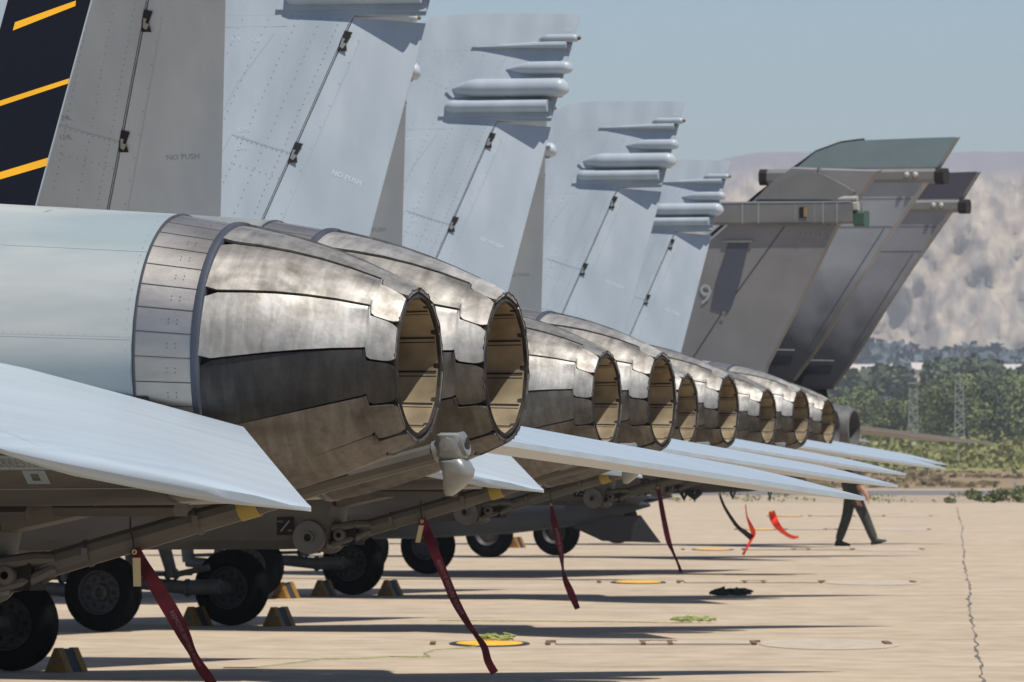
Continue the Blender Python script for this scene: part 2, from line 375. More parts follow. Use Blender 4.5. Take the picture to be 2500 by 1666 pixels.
def tie_down(cx, cy, i, lab):
    e = empty('tie_down_point', (cx, cy, 0)); e.scale = (1, 3.6, 1); tag(e, lab, 'tie-down point', 'tie-down points set into the apron')
    b = MB(); b.lathe([(.004, .36), (.010, .355), (.011, .30)], (0, 0, 0), 'z', 28); b.build('iron_ring', M['chock_dark'], e)
    b = MB(); b.lathe([(.005, .298), (.013, .295), (.013, .001)], (0, 0, 0), 'z', 28); b.build('yellow_disc', M['disc_y'], e)
    b = MB(); b.box((1.45, .06, .010), (1.72, .34, .012)); b.box((3.28, .02, .008), (.0, .0, .0)); b.lathe([(.004, .62), (.009, .60), (.009, .001)], (3.0, -.06, 0), 'z', 28)
    b.build('concrete_insert', M['slab'], e)
    b = MB()
    for x in (.52, 1.36, 1.60, 2.34): b.box((x, .02, .013), (.04, .30, .016)); b.box((x + .03, .17, .014), (.09, .03, .016))
    b.box((1.48, .215, .014), (.30, .03, .015)); b.box((-.50, .0, .014), (.05, .2, .014))
    b.box((3.52, .0, .014), (.06, .25, .016)); b.build('iron_fitting', M['rust'], e)
ord_ = ['nearest yellow tie-down disc, with lime rope heaped on it', 'yellow tie-down disc beyond the ribbon, second row from the camera',
        'yellow tie-down disc near the walking person, third row', 'yellow tie-down disc left of the orange ribbon, fourth row', 'farthest yellow tie-down disc, fifth row beside the orange ribbon']
for i, (px, py) in enumerate([(1195, 1573), (1558, 1423), (1740, 1343), (1855, 1294), (1925, 1261)]):
    tie_down(*gp(px, py), i, ord_[i])

def rope(name, cx, cy, r, m, lab, h=.08, n=150, tail=None):
    b = MB(); pts = []; a = 0
    for i in range(n):
        a += rng.uniform(.25, .7); rr = r * math.sqrt(rng.uniform(.1, 1)) if i % 3 else r * rng.uniform(.4, 1)
        pts.append((cx + rr * math.cos(a), cy + rr * .8 * math.sin(a), .02 + h * rng.random() * (1 - rr / r * .6)))
    b.tube(pts, .0065 if h < .1 else .012, 5)
    if tail: b.tube(tail, .0045, 5)
    return tag(b.build(name, m, smooth=True), lab, 'rope')
x, y = gp(1190, 1568)
def gl(ps, z=.012): return [(*gp(a, b), z) for a, b in ps]
rope('rope_heap', x + .08, y - .05, .19, M['rope'], 'tangled lime green rope heaped on the nearest yellow tie-down disc', .09, 80,
     gl([(1180, 1578), (1130, 1586), (1060, 1590), (1035, 1598), (1050, 1606), (1020, 1608), (950, 1607), (870, 1612), (790, 1612), (700, 1624), (620, 1634), (545, 1634)]))
x, y = gp(1692, 1522)
rope('rope_heap', x, y, .25, M['rope'], 'small heap of lime rope on bare concrete, right of the fourth ribbon', .08, 70,
     gl([(1690, 1522), (1600, 1523), (1480, 1521), (1330, 1520), (1180, 1519), (1070, 1518)]))
x, y = gp(1785, 1457)
rope('hose_coil', x, y, .26, M['rope_dark'], 'dark green hose coil lying on the apron beside a shadow tip', .12, 120)

# ------------------------------------------------------------------ jet: geometry functions
def nac_r(A):   # nacelle radius and axis height
    pts = [(-3.2, .56, 2.07), (-1.56, .537, 2.062), (-.875, .512, 2.045), (-.66, .487, 2.034)]
    for i in range(3):
        if A <= pts[i + 1][0]:
            t = max(0, (A - pts[i][0]) / (pts[i + 1][0] - pts[i][0])); return tuple(pts[i][k] + (pts[i + 1][k] - pts[i][k]) * t for k in (1, 2))
    return pts[3][1:]
def section(A, hw, top, bot, n=18):
    r = min((top - bot) / 2, hw * .98); cz = (top + bot) / 2; ring = []
    for sgn, lo, hi in ((1, -90, 90), (-1, 90, 270)):
        for j in range(n + 1):
            q = R(lo + (hi - lo) * j / n); ring.append((A, sgn * (hw - r) + r * math.cos(q), cz + (top - bot) / 2 * math.sin(q)))
    return ring
CANT = .357
def fin_t(u):   # airfoil half thickness over chord fraction 0..1
    return .062 * (math.sqrt(max(u, 0)) * 1.55 - .42 * u - 1.08 * u * u) if u < 1 else .002
def LEz(z): return -2.95 - (5.04 - z) * .86 if z < 5.04 else -2.95 + (z - 5.04) * 1.6
def TEz(z): return -2.0 + (z - 3.02) * .170 if z < 4.23 else -1.795 + (z - 4.23) * .169
def HGz(z): return -2.615 + (z - 3.08) * .340
DEFL = [0.]
def fin_pt(side, A, z, face=0, off=0.):
    # face +1 inboard, -1 outboard
    u = (A - LEz(z)) / (TEz(z) - LEz(z)); h = max(fin_t(min(max(u, 0), 1)), .003) + off
    L = side * (1.38 + CANT * (z - 3.441)); n = Vector((0, -side * .9417, .3363))
    return Vector((A, L, z)) + n * (h * face) + Vector((0, .9417, -side * .3363)) * max(0, A - HGz(z)) * DEFL[0]
def fin_loft(mb, side, zs, lo, hi, n=10):
    rings = []
    for z in zs:
        a, b = lo(z), hi(z); ring = [fin_pt(side, a + (b - a) * (j / n) ** 1.25, z, 1) for j in range(n + 1)] + [fin_pt(side, a + (b - a) * (j / n) ** 1.25, z, -1) for j in range(n, -1, -1)]
        rings.append(ring)
    mb.loft(rings)

def make_fin(root, side, painted=False):
    S = 1 if side > 0 else -1; vis = 1 if side > 0 else -1        # face seen by the row's long side
    mb = MB()
    fin_loft(mb, side, [2.05, 2.6, 3.2, 3.8, 4.2455], LEz, lambda z: HGz(z) - .004)
    zs = [4.246, 4.6, 4.9, 5.0, 5.05, 5.074]
    def LEt(z): return LEz(z) if z < 4.95 else -3.03 + .32 * ((z - 4.95) / .124) ** 2 * .8
    fin_loft(mb, side, zs, LEt, TEz)
    for face in (1, -1):
        fn = lambda a, z, f=face: fin_pt(side, a, z, f, .0012)
        fl = lambda a, z, f=face: fin_pt(side, a, z, f, .0010)
        mb.mi = 1   # dark hinge gap
        mb.strip([(HGz(z) - .010, z) for z in [2.4 + .1 * i for i in range(19)]], .0045, fn)
        mb.mi = 2   # faint panel lines
        mb.strip([(-2.875, 3.553), (-2.70, 3.50), (-2.503, 3.445)], .008, fl); mb.strip([(-2.875, 3.553), (-3.07, 3.11), (-3.2, 2.8)], .005, fl)
        mb.strip([(-3.07, 3.12), (-2.9, 3.075), (-2.75, 3.05)], .006, fl)
        mb.strip([(-2.62, 4.18), (-3.0, 4.18), (-3.12, 4.26), (-3.2, 4.4)], .004, fl); mb.strip([(-3.5, 4.80), (-1.75, 4.80)], .004, fl)
        mb.strip([(-2.69, 4.14), (-2.88, 3.85), (-3.02, 3.5)], .004, fl); mb.strip([(-2.2, 4.75), (-2.24, 4.66)], .004, fl)
        mb.mi = 3   # rivets
        def row(a0, z0, a1, z1, st=.040):
            l = math.hypot(a1 - a0, z1 - z0); k = int(l / st)
            for i in range(k + 1): mb.dot(a0 + (a1 - a0) * i / k + rng.uniform(-.003, .003), z0 + (z1 - z0) * i / k, .0042, fn)
        row(-2.30, 4.22, -2.68, 3.1, .034); row(-2.42, 4.22, -2.80, 3.1, .045); row(-2.56, 4.22, -2.92, 3.2, .04); row(-2.74, 4.22, -3.08, 3.2, .045); row(-2.9, 4.22, -3.2, 3.3, .05)
        row(-2.84, 3.53, -2.53, 3.44, .03); row(-2.84, 3.38, -2.56, 3.30, .04); row(-2.98, 3.08, -2.7, 3.0, .035); row(-2.30, 4.22, -2.6, 4.24, .06)
        row(-3.4, 4.79, -1.72, 4.79, .05); row(-2.8, 4.55, -2.45, 4.4, .045)
        for k in range(5): row(-2.9 + k * .17, 4.75, -2.99 + k * .17, 4.5, .045)
    fin = mb.build('vertical_fin', [M['paint'], M['line'], M['line_soft'], M['rivet']], root, True, 40)
    # rudder
    DEFL[0] = .22
    rb = MB(); fin_loft(rb, side, [2.40, 2.9, 3.4, 3.9, 4.232], lambda z: HGz(z) + .004, lambda z: TEz(z) - .025, 8)
    for face in (1, -1):
        rb.mi = 1; fl = lambda a, z, f=face: fin_pt(side, a, z, f, .0010)
        rb.strip([(HGz(z) + .105 - (z - 3) * .01, z) for z in (2.6, 3.2, 3.7, 4.1)], .004, fl)
        rb.mi = 2
        for i in range(9): z = 3.1 + i * .125; rb.dot(HGz(z) + .085, z, .004, lambda a, zz, f=face: fin_pt(side, a, zz, f, .0012))
    rud = rb.build('rudder', [M['paint'], M['line_soft'], M['rivet']], root, True, 40)
    DEFL[0] = 0.
    # hinge knuckles on a dark plate that paints the notch's shade
    for z in (4.092, 3.446):
        kb = MB()
        for face in (1, -1):
            fn = lambda a, zz, f=face: fin_pt(side, a, zz, f, .004); f2 = lambda a, zz, f=face: fin_pt(side, a, zz, f, .007)
            a = HGz(z) - .006
            o = [(a + .012, z + .062), (a + .062, z + .050), (a + .030, z - .012), (a + .040, z - .060), (a - .018, z - .058), (a - .010, z - .005)]
            kb.mi = 0; kb.add([fn(*p) for p in o], [list(range(6))])
            kb.mi = 1; kb.add([f2(*p) for p in [(a + .004, z + .018), (a + .022, z + .012), (a + .012, z - .008), (a + .034, z - .018), (a + .012, z - .046), (a - .006, z - .034)]], [list(range(6))])
        kb.build('hinge', [M['soot_black'], M['claw']], fin)
    # antenna pods on the inboard face
    def pod(a0, a1, z, r, mat_, nose=.25, dome=True, over=0., name='antenna_pod', flat=1., edge=None):
        pb = MB(); n = 12; rings = []; K = 16
        prof = []
        for i in range(K + 1):
            t = i / K; a = a0 + (a1 - a0) * t; nl = nose
            k = math.sin(min(t / nl, 1) * math.pi / 2) ** (1.0 if nose > .12 else .6) if nl else 1
            prof.append((a, r * max(k, .04), z))
        if dome:
            for q in (25, 50, 70, 86): prof.append((a1 + r * .95 * math.sin(R(q)), r * math.cos(R(q)), z))
        for a, rr, zz in prof:
            c = Vector((a, side * (1.38 + CANT * (zz - 3.441)), zz)); nrm = Vector((0, -side * .9417, .3363)); up = Vector((0, side * .3363, .9417))
            base = c + nrm * (.030 + (r * .55))
            lift = base - nrm * (r - rr) * .55
            rings.append([lift + (nrm * math.cos(2 * math.pi * j / n) * flat + up * math.sin(2 * math.pi * j / n)) * rr for j in range(n)])
        pb.loft(rings)
        o = pb.build(name, mat_, fin, True, 50); return o
    def plate(o):
        pb = MB()
        for w in (.030, ): 
            k = len(o); vs = [fin_pt(side, a, z, 1, .002) for a, z in o] + [fin_pt(side, a, z, 1, .016) for a, z in o]
            pb.add(vs, [[i, (i + 1) % k, k + (i + 1) % k, k + i] for i in range(k)] + [list(range(k, 2 * k))])
        pb.build('pod_base_plate', M['paint'], fin)
    plate([(-2.69, 4.272), (-2.69, 4.30), (-2.62, 4.40), (-1.80, 4.40), (-1.785, 4.264), (-2.10, 4.264), (-2.22, 4.277)])
    pod(-2.67, -1.81, 4.345, .050, M['paint'], .10, False)
    plate([(-2.66, 4.47), (-2.60, 4.42), (-1.72, 4.425), (-1.70, 4.54), (-2.5, 4.555)])
    pod(-2.645, -1.73, 4.482, .072, M['paint'], .28, True)
    if side > 0: pod(-2.195, -1.70, 4.640, .050, M['paint'], .5, True)
    plate([(-2.49, 4.812), (-2.47, 4.825), (-1.95, 4.835), (-1.70, 4.835), (-1.69, 4.795), (-2.1, 4.79)])
    pod(-1.96, -1.66, 4.872, .031, M['paint'], .3, True)
    pb = MB(); c0 = fin_pt(side, -2.45, 4.812, 1, .01); c1 = fin_pt(side, -1.95, 4.815, 1, .045); c2_ = fin_pt(side, -1.72, 4.82, 1, .045)
    pb.tube([c0, c1, c2_], [.004, .024, .028], 8); pb.build('antenna_fairing', M['paint'], fin, True)
    # tail light at the upper pod
    pb = MB(); pb.sphere(fin_pt(side, -1.625, 4.872, 1, .045), .017, 10, 6); pb.build('tail_light', M['rust'], fin, True)
    # markings on the outer (left fin) or inner (right fin) face
    face = vis; sx = 1
    fnm = lambda a, z: fin_pt(side, a, z, face, .0016)
    mk = M['mark_light'] if side > 0 else M['mark_dark']; s = 'R' if side > 0 else 'L'
    for t_, sz, a, z in (('97', .036, -2.92, 4.105), ('97', .036, -2.797, 4.099), ('99', .036, -3.025, 4.352), ('124', .040, -2.805, 3.578), ('124', .040, -2.812, 3.473), ('12', .032, -1.74, 4.95)):
        tb = MB(); text_on(tb, t_ + s, sz, a, z, fnm); tb.build('marking', mk, fin)
    DEFL[0] = .22; tb = MB(); text_on(tb, 'NO PUSH', .042, -2.18, 3.33, fnm, -.30 if side > 0 else -.04); tb.build('marking', mk, rud); DEFL[0] = 0.
    return fin

PET = 12
def shift(A):
    if A < -.090: return R(10.0) * (A + .655) / .565
    return R(3.2) * (.4 + .6 * (-A / .09))
def noz_R(A):
    t = (A + .655) / .655; return .484 - .105 * t - .109 * t * t
def noz_c(A): return 2.034 - .012 * (A + .66) / .66
def make_nozzle(root, Lc):
    # inner ceramic liner is the nozzle's own mesh; petals, rim, band are its parts
    mb = MB(); n = 48
    prof = [(-.004, .2385), (-.25, .230), (-.55, .222), (-.8, .262), (-1.3, .30)]
    rings = []
    for a, r in prof:
        ring = []
        for j in range(n):
            q = 2 * math.pi * j / n; fl = 1 + .03 * abs(math.sin(6 * q)); ring.append((a, Lc - r * math.cos(q) / fl, noz_c(0) + r * math.sin(q) / fl))
        rings.append(ring)
    mb.loft(rings, False)
    mb.mi = 1
    for k in range(12):
        q = R(30 * k + 5)
        for dq, w in ((0, .0035), (R(4), .0018)):
            vs = []
            for a, r in prof[:3]:
                for e in (-w, w):
                    qq = q + dq + e / r / 2 * 2; rr = r * .985 - .003; vs.append((a - .004, Lc - rr * math.cos(qq), noz_c(0) + rr * math.sin(qq)))
            mb.add(vs, [(0, 1, 3, 2), (2, 3, 5, 4)])
    mb.lathe([(-1.3, .30), (-1.305, .001)], (0, Lc, noz_c(0)), 'x', 24)
    noz = mb.build('exhaust_nozzle', [M['liner'], M['soot_black']], root, True, 50)
    # dark under-shell closing the gaps between petals
    ub = MB(); rings = []
    for A in (-.65, -.5, -.35, -.21, -.1, -.012):
        r = noz_R(A) - .017; rings.append([(A, Lc - r * math.cos(2 * math.pi * j / 48), noz_c(A) + r * math.sin(2 * math.pi * j / 48)) for j in range(48)])
    ub.loft(rings, False); ub.build('inner_shell', M['soot_black'], noz, True)
    # rim
    rb = MB()
    NR = 96; pat = [rng.choice((.003, .006, .009, .013)) for _ in range(NR // 2) for __ in range(2)]
    ring = lambda r0, a, m: [(a, Lc - (r0 + (pat[j] if m else 0)) * math.cos(2 * math.pi * j / NR), noz_c(0) + (r0 + (pat[j] if m else 0)) * math.sin(2 * math.pi * j / NR)) for j in range(NR)]
    rb.loft([ring(.256, -.03, 0), ring(.260, .006, 1), ring(.252, -.004, 0), ring(.240, .006, 0), ring(.2365, .006, 0), ring(.2365, -.02, 0)], False)
    rb.build('nozzle_rim', M['rim'], noz)
    # petals
    for k in range(PET):
        pb = MB(); As = [-.648, -.60, -.5, -.40, -.30, -.20, -.100, -.0925, -.0855, -.074, -.05, -.03, -.012, .004]
        outer = []; inner = []
        for i, A in enumerate(As):
            s = shift(A)
            g = R(.22 + .55 * (A + .655) / .655); lo = R(30 * k) + s + g; hi = R(30 * (k + 1)) + s - g
            if i == 0: lo += R(2.2); hi -= R(2.2)
            if i == 1: lo += R(.2); hi -= R(.2)
            if i == 7: lo += R(.5); hi += R(.0)
            if i == 8: lo += R(1.3)
            if i == len(As) - 1: lo += R(2.4); hi -= R(2.4)
            if i == len(As) - 2: lo += R(.6); hi -= R(.6)
            mid = R(30 * k + 20); fb = .12 + .48 * (A + .655) / .655; r = noz_R(A); ro, ri = [], []
            for j in range(9):
                q = lo + (hi - lo) * j / 8; d = min(abs(q - mid), R(15)); ff = (1 - fb) + fb * math.cos(R(15)) / math.cos(d) * 1.012
                step = .007 * (1 - j / 8) if A < -.0925 else .007 * (j / 8)
                rr = r * ff + step; ro.append((A, Lc - rr * math.cos(q), noz_c(A) + rr * math.sin(q))); rr -= .013
                ri.append((A, Lc - rr * math.cos(q), noz_c(A) + rr * math.sin(q)))
            outer.append(ro); inner.append(ri)
        rings = [outer[i] + inner[i][::-1] for i in range(len(As))]
        pb.loft(rings)
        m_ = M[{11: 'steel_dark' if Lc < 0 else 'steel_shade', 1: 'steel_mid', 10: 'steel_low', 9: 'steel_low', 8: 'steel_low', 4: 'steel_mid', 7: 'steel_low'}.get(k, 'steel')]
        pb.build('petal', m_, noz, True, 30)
    # blue band
    bb = MB(); rings = []
    bb.lathe([(-.672, .478), (-.670, .492), (-.664, .495), (-.646, .494), (-.640, .488), (-.638, .466)], (0, Lc, 2.034), 'x', 64)
    bb.build('blued_band', M['blue_ring'], noz, True, 40)
    # shroud
    sb = MB(); rings = []
    for A in (-.872, -.8, -.74, -.668):
        r, c = nac_r(A); r -= .003; rings.append([(A, Lc - r * math.cos(2 * math.pi * j / 72), c + r * math.sin(2 * math.pi * j / 72)) for j in range(72)])
    sb.loft(rings, False); sb.mi = 1
    def sf(A, q, off=.0012):
        r, c = nac_r(A); r += off - .003; return (A, Lc - r * math.cos(q), c + r * math.sin(q))
    for k in range(36):
        q = R(10 * k + 1); w = .0016
        sb.add([sf(-.869, q - w / .5), sf(-.672, q - w / .5), sf(-.672, q + w / .5), sf(-.869, q + w / .5)], [(0, 1, 2, 3)])
        for dx in (-.755, -.725):
            for dq in (.07, .10):
                sb.dot(0, 0, .0022, lambda u, v, dx=dx, q=q, dq=dq: sf(dx + u, q + dq + v / .5), 5)
    sb.mi = 2; sb.lathe([(-.878, .5135), (-.871, .5145), (-.868, .511)], (0, Lc, 2.045), 'x', 72)
    sb.build('nozzle_shroud', [M['shroud'], M['line'], M['line']], noz, True, 40)

def stab_pt(side, A, L, t):
    z = 1.538 - .168 * (A - .567) + .0385 * (3.29 - L); return (A + .15 * t * 0, side * L, z + t)
def make_stab(root, side):
    LE = [(1.0, -2.75), (1.3, -2.42), (2.0, -1.70), (2.7, -1.0), (3.05, -.66), (3.2, -.50), (3.26, -.30), (3.29, -.05), (3.305, .2)]
    TE = {1.0: -.47, 1.3: -.335, 2.0: -.02, 2.7: .296, 3.05: .455, 3.2: .525, 3.26: .556, 3.29: .560, 3.305: .50}
    mb = MB(); rings = []; n = 14
    for L, a in LE:
        b = TE[L]; c = b - a; th = .035 * c; up, lo = [], []
        for j in range(n + 1):
            u = j / n; A = a + c * u; e = th * min(1, (1 - u) * 2.6 + .0) * math.sqrt(min(1, u * 5)) if u < 1 else 0
            te = .013 * min(1, c / 1.2) * u
            up.append(stab_pt(side, A, L, e + te * .3 + .002)); lo.append(stab_pt(side, A, L, -e - te - .002))
        rings.append(up + lo[::-1])
    mb.loft(rings)
    mb.mi = 1
    def at_L(L):
        for i in range(len(LE) - 1):
            if L <= LE[i + 1][0]:
                t = (L - LE[i][0]) / (LE[i + 1][0] - LE[i][0]); return LE[i][1] + (LE[i + 1][1] - LE[i][1]) * t, TE[LE[i][0]] + (TE[LE[i + 1][0]] - TE[LE[i][0]]) * t
    def fn(u, L, off=.0016):
        a, b_ = at_L(L); c = b_ - a; e = .035 * c * min(1, (1 - u) * 2.6) * math.sqrt(min(1, u * 5)); te = .013 * min(1, c / 1.2) * u
        return stab_pt(side, a + c * u, L, e + te * .3 + .002 + off)
    mb.strip([(.13, 1.05 + i * .21) for i in range(11)], .0016, fn)
    mb.mi = 2
    for i in range(30): mb.dot(.145, 1.1 + i * .065, .0028, fn)
    for i in range(26): mb.dot(.79, 1.1 + i * .07, .0028, fn)
    return mb.build('stabilator', [M['paint_top'], M['line_soft'], M['line_soft']], root, True, 45)

def make_wing(root, side):
    mb = MB(); rings = []
    for L, a, b, z in [(1.0, -10.2, -5.15, 2.48), (2.0, -8.9, -5.1, 2.46), (4.5, -8.0, -5.02, 2.40), (5.85, -7.5, -5.0, 2.37)]:
        c = b - a; up, lo = [], []
        for j in range(11):
            u = j / 10; e = .02 * c * math.sqrt(min(1, u * 4)) * min(1, (1 - u) * 2) + .004; up.append((a + c * u, side * L, z + e)); lo.append((a + c * u, side * L, z - e))
        rings.append(up + lo[::-1])
    mb.loft(rings); w = mb.build('wing', M['paint'], root, True, 30)
    rb = MB(); rb.bevbox((-5.9, side * 5.95, 2.37), (3.1, .16, .13), .03); rb.build('wingtip_rail', M['paint'], w)
    for L in (2.1, 3.5):
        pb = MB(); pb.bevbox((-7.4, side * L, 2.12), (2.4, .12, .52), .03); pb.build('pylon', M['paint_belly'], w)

def make_wheel(root, A, L, side):
    w = MB(); r = .372; hw = .135
    w.lathe([(-hw * .7, .20), (-hw, .225), (-hw * 1.05, .28), (-hw * .92, .335), (-hw * .6, .363), (-.02, r), (.02, r), (hw * .6, .363), (hw * .92, .335), (hw * 1.05, .28), (hw, .225), (hw * .7, .20)], (A, L, r), 'y', 40)
    ty = w.build('main_wheel', M['tyre'], root, True, 60)
    for face in (-1, 1):
        b = MB(); c = (A, L, r)
        b.lathe([(face * hw * .70, .205), (face * hw * .86, .222), (face * hw * .80, .200), (face * hw * .45, .185), (face * hw * .40, .09), (face * hw * .75, .075), (face * hw * .8, .045), (face * hw * .5, .04), (face * hw * .5, .001)], c, 'y', 32)
        b.mi = 1
        for k in range(9):
            q = 2 * math.pi * k / 9; b.lathe([(face * (hw * .44 + .004), .024), (face * (hw * .44 + .004), .001)], (A + .135 * math.cos(q), L, r + .135 * math.sin(q)), 'y', 10)
            q += .35; b.lathe([(face * (hw * .44), .009), (face * (hw * .44 + .014), .008), (face * (hw * .44 + .014), .001)], (A + .165 * math.cos(q), L, r + .165 * math.sin(q)), 'y', 6)
        b.build('rim', [M['wheel'], M['soot_black']], ty, True, 40)
    # trailing arm and leg
    g = MB(); Li = L - side * .30
    g.tube([(A - .02, L - side * .1, r), (A - .04, Li, r + .01)], .06, 12)
    g.tube([(A - .0, Li, r + .01), (A - .35, Li, r + .0)], .075, 12); g.tube([(A - .33, Li, r), (A - .36, Li, r), ], .088, 12)
    g.tube([(A - .35, Li, r), (A - .92, Li, r + .05)], [.068, .06], 12)
    g.tube([(A - .50, Li, r + .10), (A - .72, Li - side * .05, 1.25)], [.055, .085], 12)
    g.tube([(A - .9, Li, r + .05), (A - 1.0, Li, 1.35)], [.07, .085], 10)
    g.tube([(A - .50, Li - side * .02, r + .12), (A - .1, Li - side * .05, r + .20)], .03, 8)
    g.lathe([(-.06, .062), (.06, .062)], (A - .51, Li, r + .13), 'y', 14); g.tube([(A - .95, Li, r + .12), (A - .3, Li, r + .14)], .02, 8)
    g.build('landing_gear_leg', M['gear'], root, True, 40)
    d = MB(); y = L + side * .02 if side < 0 else L - .05
    o = [(A - 1.3, 1.02), (A - .18, .83), (A + .62, .86), (A + .72, 1.15), (A - 1.3, 1.3)]
    for (yy, m_) in ((L + .18 * side, 0),):
        k = len(o); vs = [(a, yy - .012, z) for a, z in o] + [(a, yy + .012, z) for a, z in o]
        d.add(vs, [list(range(k)), list(range(k, 2 * k))]); d.mi = 1; d.add(vs, [[i, (i + 1) % k, k + (i + 1) % k, k + i] for i in range(k)]); d.mi = 0
        for i in range(3):
            a0, z0 = o[i]; a1, z1 = o[i + 1]; d.mi = 1; t = Vector((a1 - a0, 0, z1 - z0)); nn = Vector((-t.z, 0, t.x)).normalized() * .014
            for s_ in (-.0135, .0135): d.add([(a0, yy + s_, z0), (a1, yy + s_, z1), (a1 + nn.x, yy + s_, z1 + nn.z), (a0 + nn.x, yy + s_, z0 + nn.z)], [(0, 1, 2, 3)])
            d.mi = 0
    d.build('gear_door', [M['white'], M['red_edge']], root)

def make_hook(root):
    mb = MB(); p = lambda A: 1.317 + (A + 1.547) * .278
    pts = [(-1.66, .0, p(-1.66) - .01), (-1.55, 0, p(-1.55)), (-1.30, 0, p(-1.3)), (-.85, 0, p(-.85)), (-.5, 0, p(-.5) + .004), (-.07, 0, 1.722)]
    mb.tube(pts, [.030, .047, .046, .044, .036, .036], 10)
    hk = mb.build('arresting_hook', M['hook'], root, True, 25)
    b = MB(); b.tube([(-.835, 0, p(-.835)), (-.765, 0, p(-.765))], .0465, 12); b.build('yellow_band', M['band'], hk, True, 40)
    for A in (-1.42, -1.0):
        b = MB(); b.tube([(A, 0, p(A)), (A + .016, 0, p(A + .016))], .0505, 12)
        b.box((A + .012, -.05, p(A)), (.022, .014, .045)); b.build('clamp', M['hook'], hk, True, 40)
    # point block and claw
    b = MB()
    b.tube([(-.10, 0, 1.717), (-.03, 0, 1.738), (.015, 0, 1.750)], [.040, .046, .044], 14)
    b.lathe([(-.055, .03), (-.058, .022), (-.058, .001)], (-.03, 0, 1.742), 'y', 8)
    b.build('hook_point', M['claw'], hk, True, 35)
    b = MB(); b.lathe([(.0, .028), (.002, .001)], (.0205, 0, 1.745), 'x', 14); b.build('socket', M['soot_black'], hk)
    b = MB(); rings = []
    sq = lambda v: math.copysign(abs(v) ** .45, v)
    for (A, z, w, h) in [(-.045, 1.787, .030, .030), (-.042, 1.778, .047, .046), (-.036, 1.705, .050, .050), (-.034, 1.696, .044, .044), (-.028, 1.684, .056, .050), (-.014, 1.655, .058, .052), (-.014, 1.630, .052, .048), (-.028, 1.598, .040, .036), (-.042, 1.574, .028, .020), (-.048, 1.563, .016, .010)]:
        rings.append([(A + h * sq(math.cos(q)), w * sq(math.sin(q)), z) for q in [2 * math.pi * (j + .5) / 16 for j in range(16)]])
    b.loft(rings); b.build('claw', M['claw'], hk, True, 38)
    b = MB(); b.lathe([(-.046, .026), (-.060, .024), (-.062, .001)], (-.042, 0, 1.745), 'y', 8); b.build('bolt', M['claw'], hk, True, 30)
    # pivot: disc and clevis
    for s in (-1, 1):
        b = MB(); b.lathe([(s * .155, .0), (s * .165, .095), (s * .185, .093), (s * .187, .036), (s * .20, .034), (s * .20, .022)], (-1.845, 0, 1.262), 'y', 30)
        b.build('pivot_disc', M['gear'], hk, True, 40)
    b = MB()
    for s in (-1, 1):
        b.tube([(-1.74, s * .10, 1.315), (-1.60, s * .055, 1.335), (-1.53, s * .03, 1.335)], [.022, .026, .02], 8)
        b.tube([(-1.74, s * .10, 1.225), (-1.62, s * .06, 1.255), (-1.53, s * .03, 1.30)], [.016, .022, .02], 8)
        b.lathe([(s * .05, .035), (s * .115, .034), (s * .118, .015)], (-1.69, 0, 1.275), 'y', 14)
    b.box((-1.70, 0, 1.275), (.10, .1, .07)); b.build('clevis', M['hook'], hk, True, 40)
    b = MB(); b.box((-1.69, 0, 1.27), (.17, .16, .10)); b.build('recess_shade', M['soot_black'], hk)  # solid dark box paints the shade inside the pivot recess

